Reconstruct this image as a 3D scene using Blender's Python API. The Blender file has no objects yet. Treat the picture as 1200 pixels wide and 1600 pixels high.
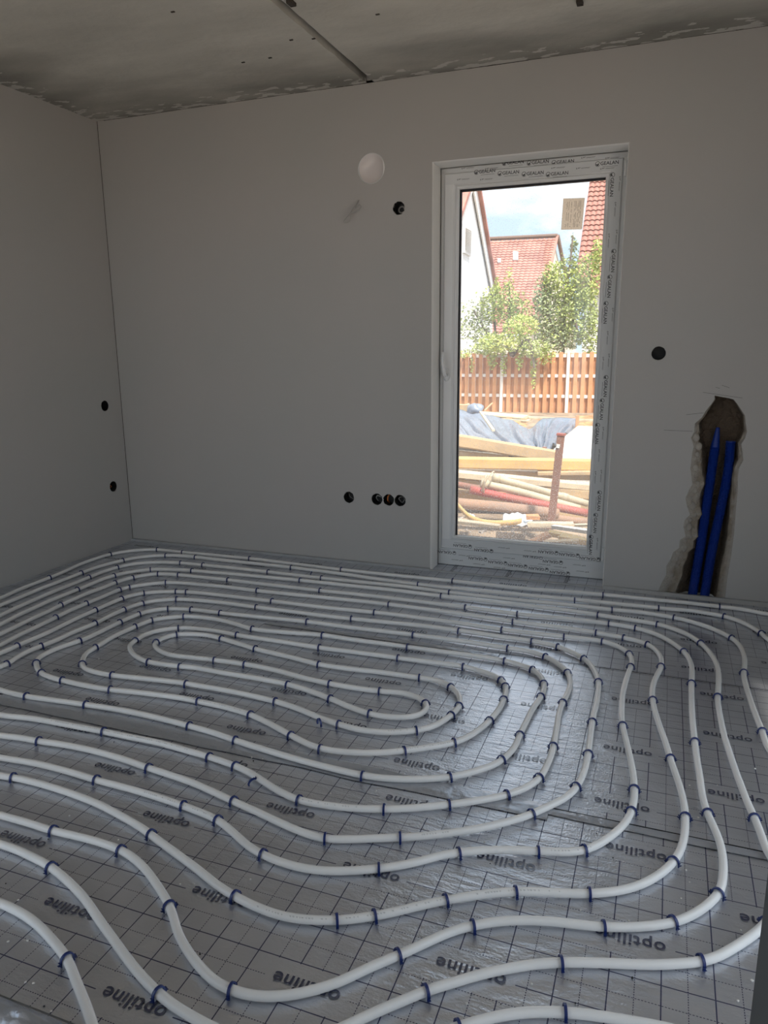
import bpy, bmesh, math, random
from mathutils import Vector, Matrix, noise, geometry

# ------------------------------------------------------------------ camera
SC = bpy.context.scene
COL = SC.collection
FPX, YAW, PITCH, ROLL = 1153.145, -0.364559, 0.220777, 0.00868
CAM = Vector((3.27422, -3.86532, 1.25))
_f = Vector((math.sin(YAW)*math.cos(PITCH), math.cos(YAW)*math.cos(PITCH), -math.sin(PITCH)))
_r = Vector((math.cos(YAW), -math.sin(YAW), 0.0))
_d = _f.cross(_r)
_r2 = _r*math.cos(ROLL) + _d*math.sin(ROLL)
_d2 = -_r*math.sin(ROLL) + _d*math.cos(ROLL)
cam_data = bpy.data.cameras.new('camera')
cam_data.sensor_fit = 'HORIZONTAL'
cam_data.sensor_width = 36.0
cam_data.lens = 36.0*FPX/1200.0
cam_data.clip_start = 0.02
cam_data.clip_end = 400
cam = bpy.data.objects.new('camera', cam_data)
COL.objects.link(cam)
cam.matrix_world = Matrix(((_r2.x, -_d2.x, -_f.x, CAM.x), (_r2.y, -_d2.y, -_f.y, CAM.y),
                           (_r2.z, -_d2.z, -_f.z, CAM.z), (0, 0, 0, 1)))
SC.camera = cam

# ------------------------------------------------------------------ sky, sun, exposure
SKY_STRENGTH = 1.65
SUN_STRENGTH = 7.0
SC.view_settings.view_transform = 'Standard'
SC.view_settings.look = 'None'
SC.view_settings.gamma = 1.0
SC.view_settings.use_curve_mapping = False
SC.view_settings.exposure = 0.2
world = bpy.data.worlds.new('sky')
SC.world = world
world.use_nodes = True
wn, wl = world.node_tree.nodes, world.node_tree.links
wn.clear()
_tc = wn.new('ShaderNodeTexCoord')
_mp = wn.new('ShaderNodeMapping'); _mp.inputs['Scale'].default_value = (1.0, 1.0, 2.2); _mp.inputs['Location'].default_value = (0.0, 0.0, 0.12)
_nz = wn.new('ShaderNodeTexNoise'); _nz.inputs['Scale'].default_value = 3.2; _nz.inputs['Detail'].default_value = 6
_nz.inputs['Roughness'].default_value = 0.55
_cr = wn.new('ShaderNodeValToRGB')
_cr.color_ramp.elements[0].position = 0.46; _cr.color_ramp.elements[0].color = (0.45, 0.58, 0.72, 1)
_cr.color_ramp.elements[1].position = 0.70; _cr.color_ramp.elements[1].color = (1.50, 1.51, 1.50, 1)
_bg = wn.new('ShaderNodeBackground'); _bg.inputs['Strength'].default_value = SKY_STRENGTH
_wo = wn.new('ShaderNodeOutputWorld')
wl.new(_tc.outputs['Generated'], _mp.inputs['Vector']); wl.new(_mp.outputs['Vector'], _nz.inputs['Vector'])
wl.new(_nz.outputs['Fac'], _cr.inputs['Fac']); wl.new(_cr.outputs['Color'], _bg.inputs['Color'])
wl.new(_bg.outputs['Background'], _wo.inputs['Surface'])
sun_data = bpy.data.lights.new('sun', 'SUN'); sun_data.energy = SUN_STRENGTH; sun_data.angle = math.radians(4)
sun_data.color = (1.0, 0.95, 0.86)
sun = bpy.data.objects.new('sun', sun_data); COL.objects.link(sun)
sun.rotation_euler = Vector((-0.40, 0.45, -1.0)).to_track_quat('-Z', 'Y').to_euler()

# ------------------------------------------------------------------ helpers
RND = random.Random(7)
def ray(u, v):
    return _r2*((u-600.0)/FPX) + _d2*((v-800.0)/FPX) + _f
def hit(u, v, axis, val):
    d = ray(u, v); t = (val-CAM[axis])/d[axis]; return CAM + d*t
def flr(u, v, z=0.0): return hit(u, v, 2, z)
def at(u, v, y): return hit(u, v, 1, y)
def px_size(p): return (p-CAM).dot(_f)/FPX            # metres per pixel at a point

def mat(name, color, rough=0.6, metal=0.0, var=0.0, scale=8.0, bump=0.0, bscale=60.0, spec=0.5, color2=None, coat=0.0):
    m = bpy.data.materials.new(name); m.use_nodes = True
    nt = m.node_tree; b = nt.nodes['Principled BSDF']
    b.inputs['Base Color'].default_value = (*color, 1)
    b.inputs['Roughness'].default_value = rough
    b.inputs['Metallic'].default_value = metal
    b.inputs['Specular IOR Level'].default_value = spec
    b.inputs['Coat Weight'].default_value = coat
    tc = nt.nodes.new('ShaderNodeTexCoord')
    if var > 0 or color2:
        n = nt.nodes.new('ShaderNodeTexNoise'); n.inputs['Scale'].default_value = scale; n.inputs['Detail'].default_value = 5
        r = nt.nodes.new('ShaderNodeValToRGB')
        c2 = color2 if color2 else tuple(min(1, c*(1+var)) for c in color)
        c1 = color if color2 else tuple(c*(1-var) for c in color)
        r.color_ramp.elements[0].position = 0.35; r.color_ramp.elements[1].position = 0.65
        r.color_ramp.elements[0].color = (*c1, 1); r.color_ramp.elements[1].color = (*c2, 1)
        nt.links.new(tc.outputs['Object'], n.inputs['Vector']); nt.links.new(n.outputs['Fac'], r.inputs['Fac'])
        nt.links.new(r.outputs['Color'], b.inputs['Base Color'])
    if bump > 0:
        n2 = nt.nodes.new('ShaderNodeTexNoise'); n2.inputs['Scale'].default_value = bscale; n2.inputs['Detail'].default_value = 4
        bp = nt.nodes.new('ShaderNodeBump'); bp.inputs['Strength'].default_value = bump; bp.inputs['Distance'].default_value = 0.01
        nt.links.new(tc.outputs['Object'], n2.inputs['Vector']); nt.links.new(n2.outputs['Fac'], bp.inputs['Height'])
        nt.links.new(bp.outputs['Normal'], b.inputs['Normal'])
    return m

def mesh(name, verts, faces, m, parent=None, smooth=False, loc=None):
    me = bpy.data.meshes.new(name)
    me.from_pydata([tuple(v) for v in verts], [], faces); me.validate(); me.update()
    o = bpy.data.objects.new(name, me); COL.objects.link(o)
    if m: me.materials.append(m)
    if smooth: me.polygons.foreach_set('use_smooth', [True]*len(me.polygons))
    if parent: o.parent = parent
    if loc is not None: o.location = loc
    return o
def tag(o, label=None, cat=None, group=None, kind=None):
    if label: o['label'] = label
    if cat: o['category'] = cat
    if group: o['group'] = group
    if kind: o['kind'] = kind
    return o
def empty(name, loc=(0, 0, 0), rz=0.0):
    o = bpy.data.objects.new(name, None); COL.objects.link(o); o.location = loc; o.rotation_euler = (0, 0, rz)
    o.empty_display_size = 0.05
    return o
class MB:
    """collects simple shapes into one mesh"""
    def __init__(s): s.v = []; s.f = []
    def add(s, v, f):
        k = len(s.v); s.v += [tuple(p) for p in v]; s.f += [tuple(i+k for i in q) for q in f]; return s
    def box(s, x0, x1, y0, y1, z0, z1):
        return s.add([(x0,y0,z0),(x1,y0,z0),(x1,y1,z0),(x0,y1,z0),(x0,y0,z1),(x1,y0,z1),(x1,y1,z1),(x0,y1,z1)],
            [(3,2,1,0),(4,5,6,7),(0,1,5,4),(1,2,6,5),(2,3,7,6),(3,0,4,7)])
    def bar(s, a, b, w, h, up=Vector((0,0,1)), b2=None):
        a = Vector(a); b = Vector(b); d = (b-a).normalized(); sd = d.cross(up).normalized(); u = sd.cross(d)
        vs = []
        for p in (a, b):
            for i, j in ((-1,-1),(1,-1),(1,1),(-1,1)): vs.append(p + sd*(i*w/2) + u*(j*h/2))
        return s.add(vs, [(3,2,1,0),(4,5,6,7),(0,1,5,4),(1,2,6,5),(2,3,7,6),(3,0,4,7)])
    def tube(s, pts, r, n=8, caps=True, closed=False):
        pts = [Vector(p) for p in pts]; N = len(pts); base = len(s.v)
        rr = r if isinstance(r, (list, tuple)) else [r]*N
        prev = None
        for i, p in enumerate(pts):
            if closed: t = pts[(i+1) % N]-pts[i-1]
            else: t = pts[min(i+1, N-1)]-pts[max(i-1, 0)]
            t.normalize()
            if prev is None:
                a = Vector((0,0,1)) if abs(t.z) < 0.9 else Vector((1,0,0))
                nn = (a - t*a.dot(t)).normalized()
            else:
                nn = (prev - t*prev.dot(t)).normalized()
            prev = nn; bb = t.cross(nn)
            for k in range(n):
                an = 2*math.pi*k/n
                s.v.append(tuple(p + nn*(math.cos(an)*rr[i]) + bb*(math.sin(an)*rr[i])))
        M = N if closed else N-1
        for i in range(M):
            j = (i+1) % N
            for k in range(n):
                k2 = (k+1) % n
                s.f.append((base+i*n+k, base+i*n+k2, base+j*n+k2, base+j*n+k))
        if caps and not closed:
            s.f.append(tuple(base+k for k in range(n-1, -1, -1)))
            s.f.append(tuple(base+(N-1)*n+k for k in range(n)))
        return s
    def build(s, name, m, parent=None, smooth=False, loc=None):
        return mesh(name, s.v, s.f, m, parent, smooth, loc)
def catmull(pts, step):
    """resample a polyline of Vectors with a centripetal-ish spline, roughly every step metres"""
    out = []
    for i in range(len(pts)-1):
        p0 = pts[max(i-1, 0)]; p1 = pts[i]; p2 = pts[i+1]; p3 = pts[min(i+2, len(pts)-1)]
        L = (p2-p1).length; n = max(1, int(L/step))
        t1 = (p2-p0)*(L/max(1e-6, (p2-p1).length+(p1-p0).length)); t2 = (p3-p1)*(L/max(1e-6, (p3-p2).length+L))
        for k in range(n):
            t = k/n; t_2 = t*t; t_3 = t_2*t
            out.append(p1*(2*t_3-3*t_2+1) + t1*(t_3-2*t_2+t) + p2*(-2*t_3+3*t_2) + t2*(t_3-t_2))
    out.append(pts[-1].copy())
    return out
def inside(poly, x, y):
    c = False; n = len(poly); j = n-1
    for i in range(n):
        xi, yi = poly[i]; xj, yj = poly[j]
        if (yi > y) != (yj > y) and x < (xj-xi)*(y-yi)/(yj-yi)+xi: c = not c
        j = i
    return c
def panel(outline, holes):
    """triangulated 2-D sheet with holes -> verts, tris"""
    pts = []; edges = []
    for loop in [outline]+holes:
        k = len(pts); n = len(loop)
        pts += [Vector(p) for p in loop]; edges += [(k+i, k+(i+1) % n) for i in range(n)]
    v, e, f, *_ = geometry.delaunay_2d_cdt(pts, edges, [], 0, 1e-6)
    tris = []
    for t in f:
        cx = sum(v[i][0] for i in t)/len(t); cy = sum(v[i][1] for i in t)/len(t)
        if inside(outline, cx, cy) and not any(inside(h, cx, cy) for h in holes): tris.append(tuple(t))
    return [(q[0], q[1]) for q in v], tris
def circle(cx, cy, r, n=28, jit=0.0, rnd=None):
    out = []
    for k in range(n):
        a = 2*math.pi*k/n; q = r*(1+(rnd.uniform(-jit, jit) if rnd else 0)); out.append((cx+q*math.cos(a), cy+q*math.sin(a)))
    return out
def text_mesh(body, size, extr=0.0, offset=0.0, shear=0.0, spacing=1.0):
    c = bpy.data.curves.new('t', 'FONT'); c.body = body; c.size = size; c.extrude = extr; c.offset = offset
    c.shear = shear; c.space_character = spacing; c.align_x = 'CENTER'; c.align_y = 'CENTER'; c.resolution_u = 3
    o = bpy.data.objects.new('t', c); COL.objects.link(o)
    bpy.context.view_layer.update()
    me = bpy.data.meshes.new_from_object(o.evaluated_get(bpy.context.evaluated_depsgraph_get()))
    v = [tuple(q.co) for q in me.vertices]; f = [tuple(p.vertices) for p in me.polygons]
    bpy.data.objects.remove(o); bpy.data.curves.remove(c); bpy.data.meshes.remove(me)
    return v, f
# ------------------------------------------------------------------ materials of the room
M = {}
M['plaster'] = mat('plaster', (0.462, 0.460, 0.446), 0.9, color2=(0.480, 0.466, 0.452), scale=1.3, bump=0.08, bscale=14, spec=0.25)
M['concrete'] = mat('concrete', (0.34, 0.325, 0.30), 0.85, var=0.16, scale=2.2, bump=0.25, bscale=30, spec=0.3)
M['concrete_dark'] = mat('concrete_dark', (0.05, 0.042, 0.035), 0.95, var=0.3, scale=25, bump=0.8, bscale=60)
M['pvc'] = mat('white_pvc', (0.78, 0.79, 0.79), 0.32, spec=0.5)
M['pvc_film'] = mat('protective_film', (0.70, 0.715, 0.72), 0.42, spec=0.4)
M['ink'] = mat('black_print', (0.03, 0.03, 0.035), 0.6)
M['gasket'] = mat('black_gasket', (0.015, 0.015, 0.02), 0.6)
M['pipe'] = mat('pipe_white', (0.88, 0.875, 0.86), 0.26, spec=0.45, var=0.02, scale=5)
M['pipe'].node_tree.nodes['Principled BSDF'].inputs['Subsurface Weight'].default_value = 0.0
M['clip'] = mat('clip_blue', (0.012, 0.03, 0.15), 0.32, spec=0.6)
M['conduit'] = mat('conduit_blue', (0.004, 0.03, 0.24), 0.35, spec=0.5)
M['black_plastic'] = mat('black_plastic', (0.012, 0.012, 0.012), 0.5)
M['cable_grey'] = mat('cable_grey', (0.42, 0.41, 0.39), 0.5)
M['cable_orange'] = mat('cable_orange', (0.50, 0.16, 0.04), 0.5)
M['foam'] = mat('edge_foam', (0.42, 0.43, 0.44), 0.6, var=0.05, scale=20)
M['crumb'] = mat('white_crumb', (0.8, 0.78, 0.74), 0.9)
M['chip'] = mat('black_chip', (0.02, 0.02, 0.025), 0.7)
M['flap'] = mat('clear_film', (0.42, 0.435, 0.47), 0.22, metal=0.4, spec=0.9, bump=0.35, bscale=30)
M['navy'] = mat('navy_print', (0.02, 0.026, 0.07), 0.33, spec=0.55, coat=1.0)
_nb = M['navy'].node_tree.nodes['Principled BSDF']; _nb.inputs['Coat IOR'].default_value = 1.9; _nb.inputs['Coat Roughness'].default_value = 0.26

def film_material(name, xoff, px0, alt=False):
    """silver insulation film with the printed 10 cm grid (solid) and 5 cm grid (dashed)"""
    m = bpy.data.materials.new(name); m.use_nodes = True
    nt = m.node_tree; N = nt.nodes; L = nt.links; b = N['Principled BSDF']
    tc = N.new('ShaderNodeTexCoord'); sep = N.new('ShaderNodeSeparateXYZ'); L.new(tc.outputs['Object'], sep.inputs[0])
    X, Y = sep.outputs['X'], sep.outputs['Y']
    def mt(op, a, bb=None, c=None):
        n = N.new('ShaderNodeMath'); n.operation = op
        for i, q in enumerate((a, bb, c)):
            if q is None: continue
            if isinstance(q, (int, float)): n.inputs[i].default_value = q
            else: L.new(q, n.inputs[i])
        return n.outputs[0]
    def near(co, off, per, half):           # 1 when within half of a multiple of per
        d = mt('SUBTRACT', co, off)
        d = mt('PINGPONG', d, per/2)
        return mt('LESS_THAN', d, half)
    sx = near(X, xoff, 0.1, 0.0013); sy = near(Y, -0.01, 0.1, 0.0013)
    dx = mt('MULTIPLY', near(X, xoff+0.05, 0.1, 0.0009), near(Y, 0.0, 0.0062, 0.0019))
    dy = mt('MULTIPLY', near(Y, -0.06, 0.1, 0.0009), near(X, 0.0, 0.0062, 0.0019))
    line = mt('MAXIMUM', mt('MAXIMUM', sx, sy), mt('MAXIMUM', dx, dy))
    box = None
    if not alt:
        for k, r in enumerate((0.11, 0.26, 0.41, 0.61, 0.76, 0.91)):
            xr = px0 if k in (1, 3, 5) else px0+0.3
            iny = mt('LESS_THAN', mt('ABSOLUTE', mt('ADD', Y, r)), 0.047)
            inx = near(X, xr, 0.6, 0.092)
            q = mt('MULTIPLY', iny, inx)
            box = q if box is None else mt('MAXIMUM', box, q)
        line = mt('MULTIPLY', line, mt('SUBTRACT', 1.0, box))
    nz = N.new('ShaderNodeTexNoise'); nz.inputs['Scale'].default_value = 7; nz.inputs['Detail'].default_value = 5
    L.new(tc.outputs['Object'], nz.inputs['Vector'])
    rp = N.new('ShaderNodeValToRGB'); L.new(nz.outputs['Fac'], rp.inputs['Fac'])
    rp.color_ramp.elements[0].position = .3; rp.color_ramp.elements[1].position = .7
    rp.color_ramp.elements[0].color = (0.60, 0.62, 0.67, 1); rp.color_ramp.elements[1].color = (0.70, 0.72, 0.77, 1)
    mx = N.new('ShaderNodeMix'); mx.data_type = 'RGBA'
    L.new(line, mx.inputs['Factor']); L.new(rp.outputs['Color'], mx.inputs['A']); mx.inputs['B'].default_value = (0.03, 0.038, 0.10, 1)
    L.new(mx.outputs['Result'], b.inputs['Base Color'])
    L.new(mt('SUBTRACT', 0.78, mt('MULTIPLY', line, 0.70)), b.inputs['Metallic']); L.new(mt('SUBTRACT', 2.4, mt('MULTIPLY', line, 0.7)), b.inputs['IOR'])
    b.inputs['Roughness'].default_value = 0.33
    # fine weave plus broad wrinkles
    n1 = N.new('ShaderNodeTexNoise'); n1.inputs['Scale'].default_value = 160; n1.inputs['Detail'].default_value = 3
    n2 = N.new('ShaderNodeTexNoise'); n2.inputs['Scale'].default_value = 22; n2.inputs['Detail'].default_value = 4
    mp = N.new('ShaderNodeMapping'); mp.inputs['Scale'].default_value = (0.7, 2.2, 1); mp.inputs['Rotation'].default_value = (0, 0, 0.5)
    L.new(tc.outputs['Object'], n1.inputs['Vector']); L.new(tc.outputs['Object'], mp.inputs['Vector']); L.new(mp.outputs['Vector'], n2.inputs['Vector'])
    h = mt('ADD', mt('MULTIPLY', n1.outputs['Fac'], 0.30), n2.outputs['Fac'])
    bp = N.new('ShaderNodeBump'); bp.inputs['Strength'].default_value = 0.55; bp.inputs['Distance'].default_value = 0.006
    L.new(h, bp.inputs['Height']); L.new(bp.outputs['Normal'], b.inputs['Normal'])
    return m

# ------------------------------------------------------------------ room dimensions
RX, HC, RY = 4.15, 2.565, -3.45         # right wall, ceiling height, rear wall
DXL, DXR, DZ = 2.079, 3.028, 2.159      # terrace door opening
WT = 0.365                              # outer wall thickness

# ---- floor: insulation base with four rolled film sheets
floor = empty('floor'); tag(floor, 'floor of silver insulation film printed with a navy grid', kind='structure')
MB().box(0, RX, RY-0.13, 0, -0.09, -0.003).build('insulation_layer', M['foam'], floor)
word_v, word_f = text_mesh('optiline', 0.0475, 0.0, 0.0006, 0.0, 1.06)
wx = max(v[0] for v in word_v)-min(v[0] for v in word_v)
SHEETS = [(0.0, -1.018, 0.039, 0.474), (-1.022, -2.008, 0.0, 0.235), (-2.012, -2.998, 0.045, 0.58), (-3.002, RY-0.1, 0.045, 0.58)]
for si, (y0, y1, xo, p0) in enumerate(SHEETS):
    nx, ny = 60, 14
    vs = []; fs = []
    for j in range(ny+1):
        for i in range(nx+1):
            x = RX*i/nx; y = (y1-y0)*j/ny
            z = 0.0 if j in (0, ny) else 0.0012*noise.noise(Vector((x*6, (y+y0)*6, si)))
            vs.append((x, y, z))
    for j in range(ny):
        for i in range(nx):
            a = j*(nx+1)+i; fs.append((a, a+nx+1, a+nx+2, a+1))
    fm = film_material('insulation_film', xo, p0)
    sh = mesh('film_sheet', vs, fs, fm, floor, True, (0, y0, 0))
    mb = MB()
    for k, r in enumerate((0.11, 0.26, 0.41, 0.61, 0.76, 0.91)):
        if -r+y0 < RY: continue
        x = p0 if k in (1, 3, 5) else p0+0.3
        while x > 0.6: x -= 0.6
        sc = 0.146/wx
        while x < RX-0.05:
            if x > 0.12:
                mb.add([(x-v[0]*sc, -r-v[1]*sc, 0.0022) for v in word_v], word_f)
            x += 0.6
    pr = mb.build('printed_lettering', M['navy'], sh); tag(pr, 'navy word optiline printed again and again', kind='stuff')
# film in the door reveal (turned by 90 degrees)
fmr = film_material('insulation_film_reveal', 0.039, 0.0, alt=True)
rv = mesh('film_sheet', [(DXL, 0.002, 0), (DXR, 0.002, 0), (DXR, 0.15, 0), (DXL, 0.15, 0)], [(0, 1, 2, 3)], fmr, floor)
mb = MB()
for x in (2.20, 2.515, 2.835):
    mb.add([(x+v[1]*0.9, 0.085-v[0]*0.95, 0.0012) for v in word_v], word_f)
tag(mb.build('printed_lettering', M['navy'], rv), kind='stuff')
# overlaps and wrinkles along the seams
def flap(x0, x1, yc, w, amp, seed, tilt=0.0):
    n = int((x1-x0)/0.012); mrow = 9; vs = []; fs = []
    for i in range(n+1):
        x = x0+(x1-x0)*i/n
        for j in range(mrow+1):
            t = j/mrow; y = yc+(t-0.5)*w*(1+0.25*noise.noise(Vector((x*5, 0, seed))))
            z = 0.0024+amp*(math.sin(math.pi*t)**0.8)*(0.35+0.8*abs(noise.noise(Vector((x*9, y*60, seed)))))+tilt*t
            vs.append((x, y, z))
    for i in range(n):
        for j in range(mrow):
            a = i*(mrow+1)+j; fs.append((a, a+mrow+1, a+mrow+2, a+1))
    return mesh('film_overlap', vs, fs, M['flap'], floor, True)
flap(1.05, 3.05, -2.035, 0.075, 0.0035, 3.1)
flap(3.05, RX, -2.03, 0.03, 0.0025, 4.4)
flap(1.6, 2.7, -1.04, 0.035, 0.003, 5.7)
flap(1.9, 2.36, -3.03, 0.05, 0.03, 9.2)
MB().box(2.2, RX, -1.0205, -1.0195, -0.002, 0.0012).build('seam_gap', M['chip'], floor)
MB().box(1.0, RX, -2.0105, -2.0085, -0.002, 0.0012).build('seam_gap', M['chip'], floor)

# ---- back wall, with the door notch, the broken chase notch, the vent and the socket holes
def wxz(u, v): p = at(u, v, 0.0); return (p.x, p.z)
_CL = [(125,1532),(165,1450),(192,1405),(195,1335),(228,1282),(242,1238),(288,1205),(292,1148),(335,1120),(318,1050),(328,1000),(368,960),(346,900),(335,840),(362,775),(385,740),(370,620),(382,520),(395,460),(375,395),(400,350),(402,292),(455,245),(482,200),(522,150),(545,118),(548,85)]
_CR = [(600,95),(655,105),(690,115),(718,150),(745,190),(772,232),(778,290),(788,350),(772,400),(745,440),(755,500),(760,560),(728,620),(720,700),(718,800),(708,900),(700,1000),(692,1100),(672,1250),(655,1350),(640,1440),(628,1545)]
CL = [wxz(1000+a/4.705, 600+b/4.705) for a, b in _CL]; CR = [wxz(1000+a/4.705, 600+b/4.705) for a, b in _CR]
CL[0] = (CL[0][0], 0.0); CR[-1] = (CR[-1][0], 0.0)
for i in range(1, len(CL)): CL[i] = (CL[i][0], max(CL[i][1], CL[i-1][1]+0.003))
ztop = CL[-1][1]
for i in range(len(CR)-2, -1, -1): CR[i] = (CR[i][0], min(ztop-0.001, max(CR[i][1], CR[i+1][1]+0.003)))
chase = CL+CR
SOCK = [(623, 325), (545, 777), (589, 780), (607, 781), (625, 782), (1029, 552)]
sock_c = [wxz(*s) for s in SOCK]; SR = 0.0335
VC = wxz(580, 263); VR = 0.076
outline = [(0, 0), (DXL, 0), (DXL, DZ), (DXR, DZ), (DXR, 0)]+chase+[(RX, 0), (RX, HC+0.01), (0, HC+0.01)]
holes = [circle(c[0], c[1], SR, 24, 0.05, RND) for c in sock_c]+[circle(VC[0], VC[1], VR, 36)]
pv, pf = panel(outline, holes)
mb = MB(); mb.add([(x, 0, z) for x, z in pv], [tuple(reversed(t)) for t in pf])
def ext_loop(mb, loop, y0, y1, closed=True, dirv=1):
    n = len(loop); k = len(mb.v)
    for x, z in loop: mb.v.append((x, y0, z)); mb.v.append((x, y1, z))
    for i in range(n if closed else n-1):
        j = (i+1) % n; mb.f.append((k+2*i, k+2*i+1, k+2*j+1, k+2*j))
# reveal of the door, outer face, vent shaft
door_loop = [(DXL, 0), (DXL, DZ), (DXR, DZ), (DXR, 0)]
ext_loop(mb, door_loop, 0, WT, closed=False)
ext_loop(mb, holes[-1], 0, WT)
for h, c in zip(holes[:-1], sock_c): ext_loop(mb, h, 0, 0.012)
ov, of = panel([(-0.36, -0.6), (DXL, -0.6), (DXL, DZ), (DXR, DZ), (DXR, -0.6), (RX+0.36, -0.6), (RX+0.36, 2.78), (-0.36, 2.78)], [holes[-1]])
mb.add([(x, WT, z) for x, z in ov], of)
mb.box(-0.36, RX+0.36, 0.0005, WT+0.03, -0.6, -0.004)
mb.add([(-0.36, 0, 2.78), (RX+0.36, 0, 2.78), (RX+0.36, WT, 2.78), (-0.36, WT, 2.78)], [(0, 1, 2, 3)])
mb.add([(-0.36, 0, HC), (RX+0.36, 0, HC), (RX+0.36, 0, 2.78), (-0.36, 0, 2.78)], [(0, 1, 2, 3)])
wall_back = mb.build('wall_back', M['plaster'])
tag(wall_back, 'grey plastered wall around the terrace door', kind='structure')

# broken chase: rough cavity whose colour follows what the layer is (plaster edge, brick behind)
M['chase'] = bpy.data.materials.new('broken_masonry'); M['chase'].use_nodes = True
nt = M['chase'].node_tree; b = nt.nodes['Principled BSDF']; b.inputs['Roughness'].default_value = 0.95
tc = nt.nodes.new('ShaderNodeTexCoord'); sp = nt.nodes.new('ShaderNodeSeparateXYZ'); nt.links.new(tc.outputs['Object'], sp.inputs[0])
nz = nt.nodes.new('ShaderNodeTexNoise'); nz.inputs['Scale'].default_value = 28; nz.inputs['Detail'].default_value = 6; nt.links.new(tc.outputs['Object'], nz.inputs['Vector'])
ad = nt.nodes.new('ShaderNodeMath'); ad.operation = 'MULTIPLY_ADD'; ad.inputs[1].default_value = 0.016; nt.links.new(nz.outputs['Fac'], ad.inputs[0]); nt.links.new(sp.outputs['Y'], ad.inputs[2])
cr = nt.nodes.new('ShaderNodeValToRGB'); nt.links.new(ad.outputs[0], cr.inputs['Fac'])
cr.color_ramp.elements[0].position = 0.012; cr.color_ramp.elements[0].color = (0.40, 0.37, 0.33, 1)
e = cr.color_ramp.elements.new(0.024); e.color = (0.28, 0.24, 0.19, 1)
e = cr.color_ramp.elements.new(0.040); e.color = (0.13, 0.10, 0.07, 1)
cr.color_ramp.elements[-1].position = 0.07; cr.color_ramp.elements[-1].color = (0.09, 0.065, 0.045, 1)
nt.links.new(cr.outputs['Color'], b.inputs['Base Color'])
bp = nt.nodes.new('ShaderNodeBump'); bp.inputs['Strength'].default_value = 0.8; bp.inputs['Distance'].default_value = 0.01
n3 = nt.nodes.new('ShaderNodeTexNoise'); n3.inputs['Scale'].default_value = 70; n3.inputs['Detail'].default_value = 5; nt.links.new(tc.outputs['Object'], n3.inputs['Vector'])
nt.links.new(n3.outputs['Fac'], bp.inputs['Height']); nt.links.new(bp.outputs['Normal'], b.inputs['Normal'])
def lerp_edge(E, z):
    for i in range(len(E)-1):
        (x0, z0), (x1, z1) = E[i], E[i+1]
        lo, hi = min(z0, z1), max(z0, z1)
        if lo-1e-9 <= z <= hi+1e-9: return x0 + (x1-x0)*((z-z0)/(z1-z0) if abs(z1-z0) > 1e-9 else 0)
    return E[-1][0] if abs(z-E[-1][1]) < abs(z-E[0][1]) else E[0][0]
rows = sorted(set([z for x, z in CL]+[z for x, z in CR]+[ztop*i/70 for i in range(71)])); NU = 34
vs = []; fs = []
for z in rows:
    xl, xr = lerp_edge(CL, z), lerp_edge(CR, z)
    top = max(0.0, min(1.0, (z/ztop-0.60)/0.30))
    for k in range(NU+1):
        u = k/NU
        # shallow smeared plaster on both flanks, deep channel in the middle
        fl = 0.34*(1-top)+0.10; fr = 0.13*(1-top)+0.06
        s = min(1.0, u/fl) if u < fl else (min(1.0, (1-u)/fr) if u > 1-fr else 1.0)
        d = 0.013*min(1, s*3)+0.068*max(0.0, (s-0.60)/0.40)**0.8
        edge = min(1.0, min(u, 1-u)*14)
        p = Vector((xl+(xr-xl)*u, 0, z))
        d += edge*(0.010*noise.noise(p*22)+0.007*noise.noise(p*55))*(0.5+s*0.6)
        vs.append((p.x, 0.0 if u in (0, 1) else max(0.001, d), z))
for j in range(len(rows)-1):
    for k in range(NU):
        a = j*(NU+1)+k; fs.append((a, a+1, a+NU+2, a+NU+1))
ch = mesh('broken_chase', vs, fs, M['chase'], wall_back, False)
ch['label'] = 'ragged brown slot broken open down to the masonry'
# lumps of filler along the left flank
mb = MB(); r2 = random.Random(3)
for (x, z) in CL[2:20]:
    bm = bmesh.new(); bmesh.ops.create_icosphere(bm, subdivisions=2, radius=1)
    s = r2.uniform(0.012, 0.022)
    k = len(mb.v)
    for v in bm.verts:
        q = v.co*s*(1+0.25*noise.noise(v.co*1.7+Vector((x*40, z*40, 0))))
        mb.v.append((x+0.022+q.x*0.9, 0.013+q.y*0.45, z+q.z*1.1))
    mb.f += [tuple(v.index+k for v in f.verts) for f in bm.faces]; bm.free()
lp = mb.build('filler_lumps', mat('filler', (0.36, 0.335, 0.30), 0.95, var=0.15, scale=20, bump=0.4, bscale=60), wall_back, True); lp['kind'] = 'stuff'
# hairline pencil and scratch marks by the chase
mb = MB()
def mark(p0, p1, w=0.0012):
    a = at(*p0, -0.0006); c = at(*p1, -0.0006); mb.bar(a, c, 0.0006, w, Vector((0, 0, 1)))
mark((1037, 672), (1082, 674)); mark((1072, 648), (1100, 645)); mark((1098, 613), (1160, 622)); mark((1118, 605), (1125, 607)); mark((1128, 602), (1140, 606)); mark((1148, 695), (1146, 780), 0.001)
tag(mb.build('scratch_marks', M['concrete_dark'], wall_back), kind='stuff')

mb = MB(); mb.box(0.0, 0.0022, -0.0022, 0.0, 0.0, HC); mb.build('corner_crack', M['concrete_dark'], wall_back)
mb = MB()
for i in range(40):
    x0 = 0.05+i*0.1; w = 0.001+0.003*max(0, noise.noise(Vector((x0*2.3, 0, 3)))+0.15)
    mb.box(x0, x0+0.1, -0.0008, 0.0, HC-w, HC)
mb.build('ceiling_crack', M['concrete_dark'], wall_back)
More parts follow.
